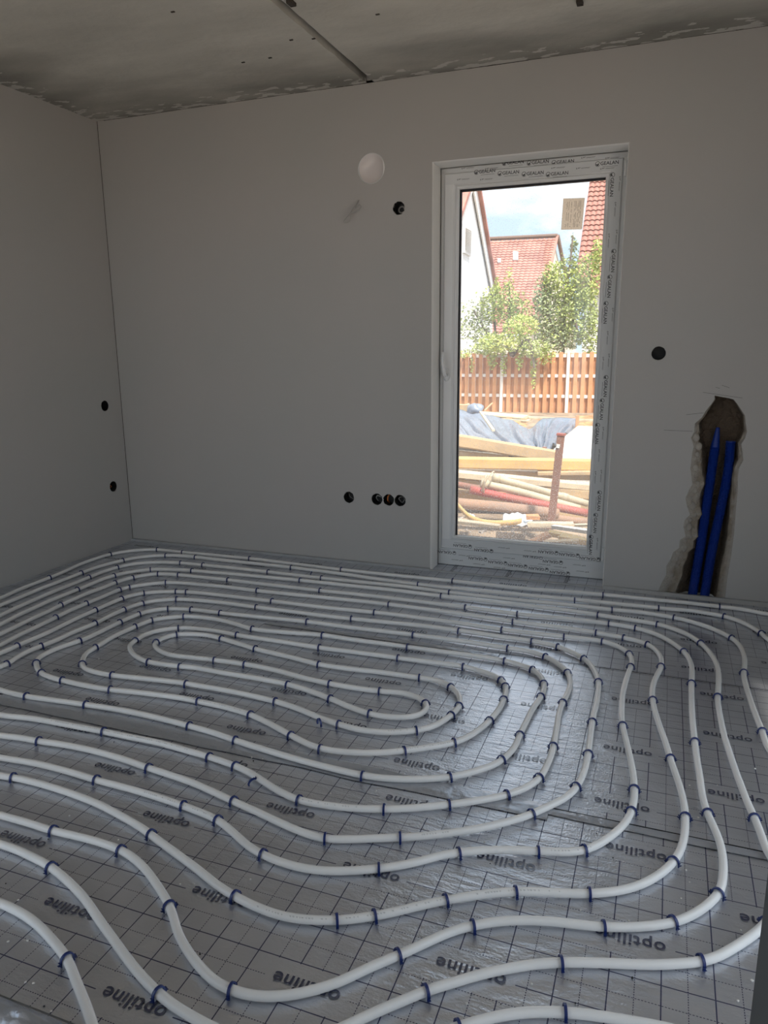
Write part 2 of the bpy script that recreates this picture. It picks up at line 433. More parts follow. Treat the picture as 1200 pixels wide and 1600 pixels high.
# blue conduits standing in the chase
def corrugated(pts, r, n=14):
    c = catmull([Vector(p) for p in pts], 0.003); rr = [r*(1.0+0.07*(1 if (i//1) % 2 else -1)) for i in range(len(c))]
    return c, rr
def conduit(name, px, ys, r, label, taper):
    pts = [at(u, v, y) for (u, v), y in zip(px, ys)]
    pts.insert(0, Vector((pts[0].x, pts[0].y, -0.02)))
    root = empty(name, (pts[0].x, pts[0].y, 0.0)); tag(root, label, 'conduit', 'conduits in the wall slot')
    c, rr = corrugated(pts, r); n = len(c)
    loc = [p-Vector(root.location) for p in c]
    MB().tube(loc, rr, 14, caps=False).build('corrugated_tube', M['conduit'], root, False)
    top = loc[-1]; dr = (loc[-1]-loc[-4]).normalized()
    if taper:
        tb = MB(); P = [top+dr*(0.10*i/8) for i in range(9)]
        tb.tube(P, [r*(1-0.075*i) for i in range(9)], 12); o = tb.build('pinched_end', M['conduit'], root, True)
    else:
        MB().tube([top-dr*0.002, top+dr*0.002, top+dr*0.003, top-dr*0.01], [r*1.08, r*1.08, r*0.85, r*0.8], 14).build('open_rim', M['conduit'], root)
    return root
conduit('conduit', [(1082, 928), (1095, 850), (1108, 762), (1117, 700)], [0.028, 0.03, 0.036, 0.045], 0.0215, 'left of the two blue corrugated conduits in the wall slot, with pinched top', True)
conduit('conduit', [(1101, 930), (1112, 862), (1126, 795), (1137, 740), (1142, 690)], [0.03, 0.03, 0.034, 0.04, 0.046], 0.0215, 'right of the two blue corrugated conduits in the wall slot, cut straight', False)

# vent sleeve in the back wall
vent = empty('vent_sleeve', (VC[0], 0, VC[1])); tag(vent, 'round white capped ventilation opening high on the wall left of the door', 'vent')
M['cap'] = mat('vent_cap', (0.74, 0.69, 0.68), 0.22, spec=0.5)
mb = MB(); ring = []
for r, y in ((0.0755, 0.001), (0.0755, 0.34), (0.072, 0.34), (0.072, 0.002)):
    ring.append([(r*math.cos(2*math.pi*k/36), y, r*math.sin(2*math.pi*k/36)) for k in range(36)])
for q in ring: mb.v += q
for i in range(4):
    j = (i+1) % 4
    for k in range(36): mb.f.append((i*36+k, i*36+(k+1) % 36, j*36+(k+1) % 36, j*36+k))
mb.build('sleeve', M['pvc'], vent, True)
mb = MB(); NR = 10
for i in range(NR+1):
    r = 0.0718*i/NR
    for k in range(36):
        a = 2*math.pi*k/36
        y = 0.020-0.016*(i/NR)**3 - 0.006*math.sin(a*1.0+0.7)*(i/NR) - 0.004*math.cos(3*a)*(i/NR)**2
        mb.v.append((r*math.cos(a), y, r*math.sin(a)))
for i in range(NR):
    for k in range(36): mb.f.append((i*36+k, i*36+(k+1) % 36, (i+1)*36+(k+1) % 36, (i+1)*36+k))
mb.build('cap', M['cap'], vent, True)

# socket boxes
def socket(name, loc, normal, label, wires):
    """normal: 'y' for the back wall (opens towards -y) or 'x' for the left wall"""
    root = empty(name, loc); tag(root, label, 'socket box')
    def tr(p):                                 # local: depth = +d into the wall, a sideways, z up
        d, a, z = p; return (a, d, z) if normal == 'y' else (-d, -a, z)
    n = 24; prof = [(0.0325, 0.002), (0.0325, 0.055), (0.030, 0.058), (0.0, 0.058)]
    mb = MB()
    for r, d in prof[:3]:
        mb.v += [tr((d, r*math.cos(2*math.pi*k/n), r*math.sin(2*math.pi*k/n))) for k in range(n)]
    for i in range(2):
        for k in range(n): mb.f.append((i*n+k, i*n+(k+1) % n, (i+1)*n+(k+1) % n, (i+1)*n+k))
    mb.f.append(tuple(2*n+k for k in range(n)))
    mb.build('shell', M['black_plastic'], root, False)
    mb = MB()
    for s in (-1, 1): mb.tube([tr((0.004, s*0.028, 0.012)), tr((0.03, s*0.028, 0.012))], 0.0035, 8)
    mb.build('screw_posts', M['black_plastic'], root)['kind'] = 'stuff'
    for pts, m, r in wires:
        c = catmull([Vector(tr(p)) for p in pts], 0.004)
        MB().tube(c, r, 7).build('cable', m, root, True)
    return root
def P3(p, dy=0.0): return Vector((p[0], dy, p[1]))
coil = [(0.05+0.004*math.sin(t), 0.013*math.cos(t*1.0)*(1+0.04*t), 0.013*math.sin(t*1.0)*(1+0.04*t)) for t in [i*0.5 for i in range(26)]]
socket('socket_box', P3(sock_c[0]), 'y', 'open round socket box left of the door top, near the vent', [(coil, M['cable_grey'], 0.0022)])
socket('socket_box', P3(sock_c[1]), 'y', 'single open socket box low on the wall, left of the row of three', [([(0.05, -0.022, 0.02), (0.02, 0.0, 0.0), (0.045, 0.02, -0.022)], M['cable_grey'], 0.0012)])
socket('socket_box', P3(sock_c[2]), 'y', 'left of the three adjoining socket boxes, holding a looped grey cable', [([(0.05, -0.01, -0.02), (0.012, -0.008, 0.005), (0.006, 0.0, 0.02), (0.012, 0.014, 0.016), (0.04, 0.02, 0.0)], M['cable_grey'], 0.0028)])
socket('socket_box', P3(sock_c[3]), 'y', 'middle of the three adjoining socket boxes, holding an orange cable', [([(0.05, -0.012, -0.025), (0.010, -0.008, -0.005), (0.010, -0.006, 0.018), (0.04, 0.0, 0.026)], M['cable_orange'], 0.004)])
socket('socket_box', P3(sock_c[4]), 'y', 'right of the three adjoining socket boxes, holding coiled grey wires', [([(0.03+0.01*math.sin(t*2), 0.016*math.cos(t), 0.016*math.sin(t)) for t in [i*0.5 for i in range(20)]], M['cable_grey'], 0.0018)])
socket('socket_box', P3(sock_c[5]), 'y', 'open black socket box on the wall right of the door', [])

# cable end hanging out of the wall as a twisted loop
cb = empty('wall_cable', at(562, 311, 0)); tag(cb, 'grey twisted cable loop sticking out of the wall below the round vent', 'cable')
def cpath(px, d): return [at(u, v, -dd)-Vector(cb.location) for (u, v), dd in zip(px, d)]
c = catmull(cpath([(562, 311), (556, 319), (548, 331), (543, 338), (537, 346), (539, 348), (545, 346), (548, 341), (547, 337)], [-0.01, 0.02, 0.03, 0.032, 0.03, 0.034, 0.036, 0.034, 0.03]), 0.004)
MB().tube(c, 0.0024, 8).build('cable', M['cable_grey'], cb, True)
c = catmull(cpath([(562, 311), (558, 318), (555, 325), (561, 320), (564, 323), (560, 328), (551, 331), (545, 335), (549, 333), (556, 331)], [-0.01, 0.018, 0.03, 0.04, 0.042, 0.042, 0.04, 0.036, 0.036, 0.034]), 0.004)
MB().tube(c, 0.0022, 8).build('cable', M['cable_grey'], cb, True)

# ---- left wall with two socket holes
LS = [(-0.15, 0.903), (-0.14, 0.39)]
pv, pf = panel([(RY, 0), (0, 0), (0, HC+0.01), (RY, HC+0.01)], [circle(y, z, SR, 24, 0.05, RND) for y, z in LS])
mb = MB(); mb.add([(0, y, z) for y, z in pv], [tuple(reversed(t)) for t in pf])
for y, z in LS: 
    lp = circle(y, z, SR, 24); k = len(mb.v)
    for a, c in lp: mb.v += [(0, a, c), (-0.012, a, c)]
    for i in range(24): mb.f.append((k+2*i, k+2*((i+1) % 24), k+2*((i+1) % 24)+1, k+2*i+1))
mb.add([(-0.36, RY-0.2, -0.6), (-0.36, WT, -0.6), (-0.36, WT, 2.78), (-0.36, RY-0.2, 2.78)], [(0, 1, 2, 3)])
mb.add([(-0.36, RY, -0.0), (0, RY, 0), (0, RY, 2.78), (-0.36, RY, 2.78)], [(0, 1, 2, 3)])
wall_left = mb.build('wall_left', M['plaster']); tag(wall_left, 'plain grey plastered wall on the left', kind='structure')
socket('socket_box', Vector((0, LS[0][0], LS[0][1])), 'x', 'upper of the two open socket boxes on the left wall near the corner', [])
socket('socket_box', Vector((0, LS[1][0], LS[1][1])), 'x', 'lower of the two open socket boxes on the left wall near the corner', [([(0.05, -0.012, -0.02), (0.015, 0.0, 0.0), (0.04, 0.015, 0.015)], M['cable_orange'], 0.0025)])

# ---- right wall with a wide unseen opening added to let in fill daylight, rear wall with the doorway the camera looks through
WY0, WY1, WZ1 = -3.40, -1.45, 2.0
mb = MB(); mb.box(RX, RX+0.36, WY1, 0, -0.1, HC+0.02); mb.box(RX, RX+0.36, RY-0.13, WY0, -0.1, HC+0.02); mb.box(RX, RX+0.36, WY0, WY1, WZ1, HC+0.02); mb.box(RX, RX+0.36, WY0, WY1, -0.6, -0.004)
tag(mb.build('wall_right', M['plaster']), 'grey plastered wall on the right', kind='structure')
JX = 3.347
mb = MB(); RW0, RW1, RWZ = 0.2, 2.05, 2.25           # unseen unglazed rear opening, added to light the room from behind
mb.box(-0.36, RW0, RY-0.13, RY, -0.1, HC+0.02); mb.box(RW1, 2.35, RY-0.13, RY, -0.1, HC+0.02); mb.box(JX+0.02, RX+0.36, RY-0.13, RY, -0.1, HC+0.02)
mb.box(RW1, JX+0.02, RY-0.13, RY, 2.12, HC+0.02); mb.box(RW0, RW1, RY-0.13, RY, RWZ, HC+0.02)
tag(mb.build('wall_rear', M['plaster']), 'edge of the doorway wall at the lower right', kind='structure')
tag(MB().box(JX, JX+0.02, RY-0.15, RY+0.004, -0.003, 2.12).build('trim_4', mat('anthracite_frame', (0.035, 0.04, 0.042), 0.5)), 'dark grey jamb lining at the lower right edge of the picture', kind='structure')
HY = RY-0.13
mb = MB(); mb.box(2.25, RX+0.4, HY-2.5, HY-2.4, -0.4, HC+0.35); mb.box(RX+0.26, RX+0.36, HY-2.4, HY, -0.4, HC+0.35)  # unseen walls added to reduce the light coming through the doorway
tag(mb.build('wall_light_block', M['concrete']), 'unseen concrete walls added behind the doorway to cut its light', kind='structure')
mb = MB(); mb.box(-0.4, RX+0.4, HY-2.4, HY, -0.4, -0.004)
tag(mb.build('floor_loggia', M['concrete']), 'concrete floor of the covered space behind the doorway', kind='structure')
mb = MB(); mb.box(-0.4, RX+0.4, HY-2.4, HY, HC+0.1, HC+0.35)  # unseen slab added to keep direct sun out of the rear opening
tag(mb.build('ceiling_sun_block', M['concrete']), 'unseen concrete slab added behind the rear wall to block the sun', kind='structure')

# ---- ceiling: two precast slabs with an open joint
ceil = empty('ceiling', (0, 0, HC)); tag(ceil, 'bare concrete slab ceiling with one open joint', kind='structure')
def stained_concrete():
    m = bpy.data.materials.new('stained_concrete'); m.use_nodes = True; nt = m.node_tree; N = nt.nodes; L = nt.links; b = N['Principled BSDF']
    b.inputs['Roughness'].default_value = 0.75; b.inputs['Specular IOR Level'].default_value = 0.3
    tc = N.new('ShaderNodeTexCoord'); n1 = N.new('ShaderNodeTexNoise'); n1.inputs['Scale'].default_value = 1.5; n1.inputs['Detail'].default_value = 6
    mp = N.new('ShaderNodeMapping'); mp.inputs['Scale'].default_value = (1.0, 2.4, 1); L.new(tc.outputs['Object'], mp.inputs['Vector']); L.new(mp.outputs['Vector'], n1.inputs['Vector'])
    r1 = N.new('ShaderNodeValToRGB'); L.new(n1.outputs['Fac'], r1.inputs['Fac'])
    r1.color_ramp.elements[0].position = .3; r1.color_ramp.elements[0].color = (0.52, 0.495, 0.46, 1); r1.color_ramp.elements[1].position = .7; r1.color_ramp.elements[1].color = (0.68, 0.645, 0.60, 1)
    # darker, faintly green margin along the wall joint, and pale cement smears with ragged outline
    sp = N.new('ShaderNodeSeparateXYZ'); L.new(tc.outputs['Object'], sp.inputs[0])
    def mt(op, a, bb=None, c=None):
        n = N.new('ShaderNodeMath'); n.operation = op
        for i, q in enumerate((a, bb, c)):
            if q is None: continue
            if isinstance(q, (int, float)): n.inputs[i].default_value = q
            else: L.new(q, n.inputs[i])
        return n.outputs[0]
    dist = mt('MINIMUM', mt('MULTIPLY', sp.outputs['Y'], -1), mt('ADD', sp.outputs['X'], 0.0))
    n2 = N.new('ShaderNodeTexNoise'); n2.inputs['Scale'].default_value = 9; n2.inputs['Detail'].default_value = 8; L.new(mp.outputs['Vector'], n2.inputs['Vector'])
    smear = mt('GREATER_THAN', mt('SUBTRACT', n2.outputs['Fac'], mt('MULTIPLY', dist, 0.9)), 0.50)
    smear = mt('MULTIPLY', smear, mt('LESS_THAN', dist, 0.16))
    edge_tone = N.new('ShaderNodeMapRange'); L.new(mt('ADD', dist, mt('MULTIPLY', n1.outputs['Fac'], 0.5)), edge_tone.inputs['Value'])
    edge_tone.inputs['From Min'].default_value = 0.28; edge_tone.inputs['From Max'].default_value = 0.75; edge_tone.inputs['To Min'].default_value = 0.5; edge_tone.inputs['To Max'].default_value = 1.0
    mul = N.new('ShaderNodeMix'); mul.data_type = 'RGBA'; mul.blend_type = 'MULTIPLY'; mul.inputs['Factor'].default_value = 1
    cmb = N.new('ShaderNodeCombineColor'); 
    L.new(mt('MULTIPLY', edge_tone.outputs[0], 0.98), cmb.inputs[0]); L.new(edge_tone.outputs[0], cmb.inputs[1]); L.new(mt('MULTIPLY', edge_tone.outputs[0], 0.97), cmb.inputs[2])
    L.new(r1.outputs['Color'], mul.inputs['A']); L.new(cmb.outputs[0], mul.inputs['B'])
    mx = N.new('ShaderNodeMix'); mx.data_type = 'RGBA'; L.new(mt('MULTIPLY', smear, 0.55), mx.inputs['Factor']); L.new(mul.outputs['Result'], mx.inputs['A']); mx.inputs['B'].default_value = (0.80, 0.78, 0.74, 1)
    L.new(mx.outputs['Result'], b.inputs['Base Color'])
    bp = N.new('ShaderNodeBump'); bp.inputs['Strength'].default_value = .3; bp.inputs['Distance'].default_value = .01; n3 = N.new('ShaderNodeTexNoise'); n3.inputs['Scale'].default_value = 24; n3.inputs['Detail'].default_value = 6
    L.new(tc.outputs['Object'], n3.inputs['Vector']); L.new(n3.outputs['Fac'], bp.inputs['Height']); L.new(bp.outputs['Normal'], b.inputs['Normal'])
    return m
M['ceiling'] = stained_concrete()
def slab(x0, x1, jag0, jag1):
    n = 70; mb = MB(); ya, yb = RY, 0.0
    for i in range(n+1):
        y = ya+(yb-ya)*i/n
        a = x0+(0.006*noise.noise(Vector((y*9, 1, 0)))+0.004*noise.noise(Vector((y*31, 2, 0))))*jag0
        c = x1+(0.006*noise.noise(Vector((y*9, 7, 0)))+0.004*noise.noise(Vector((y*31, 8, 0))))*jag1
        mb.v += [(a, y, 0), (c, y, 0), (c, y, 0.2), (a, y, 0.2)]
    for i in range(n):
        k = i*4
        for q in range(4): mb.f.append((k+q, k+4+q, k+4+(q+1) % 4, k+(q+1) % 4))
    mb.f += [(0, 1, 2, 3), (4*n+3, 4*n+2, 4*n+1, 4*n)]
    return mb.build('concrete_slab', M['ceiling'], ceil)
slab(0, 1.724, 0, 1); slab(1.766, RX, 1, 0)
mb = MB(); n = 80
for i in range(n+1):
    y = RY*i/n
    mb.v += [(1.715, y, 0.045+0.012*noise.noise(Vector((y*20, 3, 0)))), (1.747, y, 0.03+0.02*noise.noise(Vector((y*25, 4, 0)))), (1.775, y, 0.045+0.012*noise.noise(Vector((y*20, 5, 0))))]
for i in range(n):
    k = 3*i; mb.f += [(k, k+1, k+4, k+3), (k+1, k+2, k+5, k+4)]
mb.build('joint_grout', M['concrete_dark'], ceil)
mb = MB(); r2 = random.Random(11)
for (u, v) in ((906, 3), (455, 4)):
    p = hit(u, v, 2, HC-0.004)-Vector((0, 0, HC)); mb.box(p.x-.012, p.x+.012, p.y-.02, p.y+.02, -0.012, 0.0)
for (u, v) in ((270, 18), (380, 97), (422, 90), (590, 22), (455, 62), (490, 60)):
    p = hit(u, v, 2, HC)-Vector((0, 0, HC)); mb.box(p.x-.008, p.x+.008, p.y-.004, p.y+.004, -0.003, 0.0)
tag(mb.build('concrete_nibs', M['concrete_dark'], ceil), kind='stuff')
MB().box(-0.4, RX+0.4, RY-0.2, WT, 0.201, 0.23).build('slab_topping', M['concrete'], ceil)

# ---- edge insulation strips
mb = MB(); mb.box(0.0, DXL, -0.022, -0.001, 0.0, 0.014)
tag(mb.build('trim_1', M['foam']), 'grey foam edge strip at the foot of the back wall, left of the door', kind='structure')
mb = MB(); n = 60
for i in range(n+1):
    x = DXR+(RX-DXR)*i/n; w = 0.024+0.016*min(1, i/25)
    mb.v += [(x, -0.001, 0.0), (x, -0.001, 0.014), (x, -w*0.6, 0.016), (x, -w, 0.0)]
for i in range(n):
    k = 4*i
    for q in range(4): mb.f.append((k+q, k+(q+1) % 4, k+4+(q+1) % 4, k+4+q))
tag(mb.build('trim_2', M['foam']), 'grey foam edge strip at the foot of the back wall, right of the door', kind='structure')
tag(MB().box(DXL, DXR, -0.016, -0.001, 0.0, 0.008).build('trim_3', M['foam']), 'grey foam strip across the door threshold', kind='structure')

# white lining of the door reveal with rounded front edge
mb = MB(); tk = 0.004
pr = [(tk, 0.128), (tk, 0.012), (tk*0.6, 0.004), (-0.001, -0.0012)]
def lining(pts3):
    n = len(pr); k = len(mb.v)
    for p in pts3: mb.v.extend(p)
    for q in range(len(pts3)-1):
        for i in range(n-1): mb.f.append((k+q*n+i, k+q*n+i+1, k+(q+1)*n+i+1, k+(q+1)*n+i))
lining([[(DXL+a, y, 0.0) for a, y in pr], [(DXL+a, y, DZ-a) for a, y in pr], [(DXR-a, y, DZ-a) for a, y in pr], [(DXR-a, y, 0.0) for a, y in pr]])
tag(mb.build('trim_5', mat('white_reveal', (0.86, 0.855, 0.83), 0.6)), 'white lining of the door reveal', kind='structure')

# ------------------------------------------------------------------ terrace door
YF, YS = 0.142, 0.130                     # face of fixed frame / of the sash
door = empty('door_1', (0, 0, 0)); tag(door, 'white plastic glazed terrace door with printed protective film', kind='structure')
def frame_ring(name, x0, x1, z0, z1, w, ya, yb, m, parent, wb=None, bev=0.006):
    """rectangular frame of mitred profile: outer rect, width w, from ya (room side) to yb"""
    wb = wb or w
    mb = MB()
    def rect(i, yy, c): 
        f = i/1.0
        return [(x0+f*w+c, yy, z0+f*wb+c), (x1-f*w-c, yy, z0+f*wb+c), (x1-f*w-c, yy, z1-f*w-c), (x0+f*w+c, yy, z1-f*w-c)]
    rings = [rect(0, yb, 0), rect(0, ya+bev, 0), rect(0, ya, bev), rect(1, ya, -bev*2), rect(1, ya+bev*1.5, 0), rect(1, yb, 0)]
    for q in rings: mb.v += q
    for i in range(len(rings)-1):
        for k in range(4): mb.f.append((i*4+k, i*4+(k+1) % 4, (i+1)*4+(k+1) % 4, (i+1)*4+k))
    return mb.build(name, m, parent)
frame_ring('frame', DXL+0.002, DXR-0.002, 0.001, DZ-0.002, 0.05, YF, YF+0.075, M['pvc'], door, wb=0.13)
sash = frame_ring('sash', 2.103, 2.999, 0.100, 2.127, 0.062, YS, YS+0.07, M['pvc'], door)
frame_ring('glazing_bead', 2.165, 2.937, 0.162, 2.065, 0.017, YS+0.002, YS+0.026, M['pvc'], sash, bev=0.004)
frame_ring('gasket', 2.178, 2.930, 0.165, 2.050, 0.011, YS+0.030, YS+0.052, M['gasket'], sash, bev=0.001)
# double glazing, dusty
gm = bpy.data.materials.new('dusty_glass'); gm.use_nodes = True; nt = gm.node_tree; nt.nodes.clear(); N = nt.nodes; L = nt.links
out = N.new('ShaderNodeOutputMaterial'); tr = N.new('ShaderNodeBsdfTransparent'); tr.inputs['Color'].default_value = (0.975, 0.977, 0.975, 1)
gl = N.new('ShaderNodeBsdfGlossy'); gl.inputs['Roughness'].default_value = 0.02
fr = N.new('ShaderNodeFresnel'); fr.inputs['IOR'].default_value = 1.45
m1 = N.new('ShaderNodeMixShader'); L.new(fr.outputs[0], m1.inputs[0]); L.new(tr.outputs[0], m1.inputs[1]); L.new(gl.outputs[0], m1.inputs[2])
tl = N.new('ShaderNodeBsdfTranslucent'); tl.inputs['Color'].default_value = (0.95, 0.92, 0.88, 1)
tc = N.new('ShaderNodeTexCoord'); sp = N.new('ShaderNodeSeparateXYZ'); L.new(tc.outputs['Object'], sp.inputs[0])
mr = N.new('ShaderNodeMapRange'); L.new(sp.outputs['Z'], mr.inputs['Value']); mr.inputs['From Min'].default_value = 0.1; mr.inputs['From Max'].default_value = 1.0; mr.inputs['To Min'].default_value = 0.22; mr.inputs['To Max'].default_value = 0.05
nz = N.new('ShaderNodeTexNoise'); nz.inputs['Scale'].default_value = 170; nz.inputs['Detail'].default_value = 2; L.new(tc.outputs['Object'], nz.inputs['Vector'])
nz2 = N.new('ShaderNodeTexNoise'); nz2.inputs['Scale'].default_value = 3; L.new(tc.outputs['Object'], nz2.inputs['Vector'])
sr = N.new('ShaderNodeMapRange'); L.new(nz.outputs['Fac'], sr.inputs['Value']); sr.inputs['From Min'].default_value = 0.585; sr.inputs['From Max'].default_value = 0.63; sr.inputs['To Min'].default_value = 0.55; sr.inputs['To Max'].default_value = 3.0
mu = N.new('ShaderNodeMath'); mu.operation = 'MULTIPLY'; L.new(mr.outputs[0], mu.inputs[0]); L.new(sr.outputs[0], mu.inputs[1])
mu2 = N.new('ShaderNodeMath'); mu2.operation = 'MULTIPLY_ADD'; L.new(nz2.outputs['Fac'], mu2.inputs[0]); mu2.inputs[1].default_value = 0.05; L.new(mu.outputs[0], mu2.inputs[2])
m2 = N.new('ShaderNodeMixShader'); L.new(mu2.outputs[0], m2.inputs[0]); L.new(m1.outputs[0], m2.inputs[1]); L.new(tl.outputs[0], m2.inputs[2]); L.new(m2.outputs[0], out.inputs['Surface'])
MB().box(2.172, 2.927, YS+0.040, YS+0.0405, 0.168, 2.056).build('glass_pane', gm, sash)
# paper sticker on the outer face of the glass
stk = mat('sticker_paper', (0.62, 0.58, 0.52), 0.8, var=0.06, scale=30)
_b = stk.node_tree.nodes['Principled BSDF']; _t = stk.node_tree.nodes.new('ShaderNodeBsdfTranslucent'); _t.inputs['Color'].default_value = (0.85, 0.78, 0.69, 1)
_m = stk.node_tree.nodes.new('ShaderNodeMixShader'); _m.inputs[0].default_value = 0.88
stk.node_tree.links.new(_b.outputs[0], _m.inputs[1]); stk.node_tree.links.new(_t.outputs[0], _m.inputs[2]); stk.node_tree.links.new(_m.outputs[0], stk.node_tree.nodes['Material Output'].inputs['Surface'])
def onp(u, v, y): p = at(u, v, y); return p
q = [onp(880, 310, YS+0.046), onp(914, 309, YS+0.046), onp(909.5, 358.5, YS+0.046), onp(876.5, 359, YS+0.046)]
mb = MB(); mb.v = [tuple(p) for p in q]+[(p.x, p.y+0.0006, p.z) for p in q]; mb.f = [(0, 1, 2, 3), (7, 6, 5, 4), (0, 4, 5, 1), (1, 5, 6, 2), (2, 6, 7, 3), (3, 7, 4, 0)]
st = mb.build('sticker', stk, sash); st['label'] = 'grey paper sticker on the upper right of the glass'
mb = MB(); r2 = random.Random(5)
for u0 in (887, 890, 894, 899, 901, 904, 906, 908):
    v = 313+r2.uniform(0, 4)
    while v < 354:
        l = r2.uniform(3, 14); a = onp(u0+(909-u0)*0.0-(v-310)*0.07, v, YS+0.0455); c = onp(u0-(v+l-310)*0.07, min(v+l, 355), YS+0.0455)
        mb.bar(a, c, 0.0016, 0.0003, Vector((0, 1, 0))); v += l+r2.uniform(2, 6)
tag(mb.build('sticker_print', mat('faint_print', (0.16, 0.15, 0.135), 0.8), sash), kind='stuff')
# protective film strips (top, right, bottom)
fo = 0.0007
mb = MB()
mb.box(2.108, 2.994, YS-fo, YS, 2.072, 2.122); mb.box(2.945, 2.994, YS-fo, YS, 0.160, 2.072)
mb.box(2.108, 2.994, YS-fo, YS, 0.105, 0.158)
fs_ = mb.build('protective_film', M['pvc_film'], sash)
mb = MB(); mb.box(2.084, 3.02, YF-fo, YF, 2.129, 2.152); mb.box(2.084, 3.02, YF-fo, YF, 0.004, 0.098)
mb.build('protective_film', M['pvc_film'], door)
gv, gf = text_mesh('GEALAN', 0.0225, 0.0, 0.0003, 0.0, 1.0)
gx0, gx1 = min(v[0] for v in gv), max(v[0] for v in gv)
def logo():
    """ring emblem with a swirl, then the word; centred on the whole"""
    mb = MB(); R = 0.0118; cx = gx0-R*1.15; n = 22
    for r in (R, R*0.82): mb.v += [(cx+r*math.cos(2*math.pi*k/n), r*math.sin(2*math.pi*k/n)) for k in range(n)]
    for k in range(int(n*0.92)): mb.f.append((k, (k+1) % n, n+(k+1) % n, n+k))
    k0 = len(mb.v)
    pts = [(-0.62, 0.12), (-0.35, -0.12), (-0.05, -0.15), (0.25, 0.08), (0.42, 0.42), (0.55, 0.0), (0.40, -0.50), (0.0, -0.74), (-0.45, -0.58), (-0.66, -0.2)]
    mb.v += [(cx+a*R, c*R) for a, c in pts]; mb.f.append(tuple(range(k0, k0+len(pts))))
    k0 = len(mb.v); mb.v += list((v[0], v[1]) for v in gv); mb.f += [tuple(i+k0 for i in q) for q in gf]
    k0 = len(mb.v); mb.v += [(gx0+0.01, -0.0155), (gx1-0.004, -0.0155), (gx1-0.004, -0.0142), (gx0+0.01, -0.0142)]; mb.f.append((k0, k0+1, k0+2, k0+3))
    sh = (2*R*1.15)/2
    return [(a+sh, c) for a, c in mb.v], mb.f
LV, LF = logo()
def small():
    mb = MB(); R = 0.0035; n = 10
    for r in (R, R*0.6): mb.v += [(-0.03+r*math.cos(2*math.pi*k/n), r*math.sin(2*math.pi*k/n)) for k in range(n)]
    for k in range(n): mb.f.append((k, (k+1) % n, n+(k+1) % n, n+k))
    for (a, c, d, e) in ((-0.023, -0.001, -0.019, 0.0035), (-0.017, 0.001, -0.013, 0.0035), (-0.009, 0.0008, 0.034, 0.0018), (-0.009, -0.0022, 0.030, -0.0013)):
        k0 = len(mb.v); mb.v += [(a, c), (d, c), (d, e), (a, e)]; mb.f.append((k0, k0+1, k0+2, k0+3))
    return mb.v, mb.f
SV, SF = small()
def put(mb, V, F, u, v, y, ang, clip=None, s=1.0):
    p = at(u, v, y); ca, sa = math.cos(math.radians(ang)), math.sin(math.radians(ang))
    vv = []
    for a, c in V:
        a *= s; c *= s; vv.append((p.x+a*ca-c*sa, y, p.z+a*sa+c*ca))
    mb.add(vv, F)
mbs, mbf = MB(), MB(); ys, yf = YS-fo-0.0003, YF-fo-0.0003
for u, v in ((757, 268), (794, 270), (832, 271), (870, 271.5), (948, 252.5)): put(mbs, LV, LF, u, v if u != 948 else 255, ys, 0)
for u, v in ((724, 280), (760, 280), (872, 262), (911, 262.5), (949, 263)): put(mbs, SV, SF, u, v, ys, 0)
for u, v in ((801, 254), (840, 253.5), (879, 253)): put(mbf, LV, LF, u, v, yf, 0)
for u, v in ((731, 262.5), (768, 263), (919, 246), (957, 246.5)): put(mbf, SV, SF, u, v, yf, 0)
for u, v in ((956, 288), (958, 407), (952, 447), (946, 488), (946, 603), (940, 639), (933, 677), (936, 782), (930, 817), (923, 851)): put(mbs, LV, LF, u, v, ys, -90)
for u, v in ((968, 287), (961, 327), (951, 376), (963, 370), (957, 492), (949, 528), (942, 568), (951, 563), (942, 677), (936, 712), (930, 746), (939, 744), (933, 850)): put(mbs, SV, SF, u, v, ys, -90)
for u, v in ((723, 853), (756, 860), (857, 863), (890, 867), (922, 873)): put(mbs, LV, LF, u, v, ys, 180)
for u, v in ((787, 856), (828, 861)): put(mbs, SV, SF, u, v, ys, 180)
for u, v in ((698.5, 863), (747, 873), (778, 879), (809, 884), (842, 889), (875, 895), (833, 870), (864, 878)): put(mbf, LV, LF, u, v, yf, 180)
for u, v in ((725, 868), (714, 875), (748, 881.5), (780, 887), (795, 872), (875, 886), (910, 893), (905, 883), (815, 892), (850, 882)): put(mbf, SV, SF, u, v, yf, 180)
tag(mbs.build('printed_lettering', M['ink'], sash), 'rows of GEALAN emblems printed on the film', kind='stuff')
tag(mbf.build('printed_lettering', M['ink'], door), 'rows of GEALAN emblems printed on the film', kind='stuff')
# handle and hinges
hd = empty('handle'); hd.parent = sash; hd.location = (2.127, YS, 1.095)
MB().box(-0.014, 0.014, -0.011, 0.0, -0.034, 0.034).build('rosette', M['pvc'], hd)
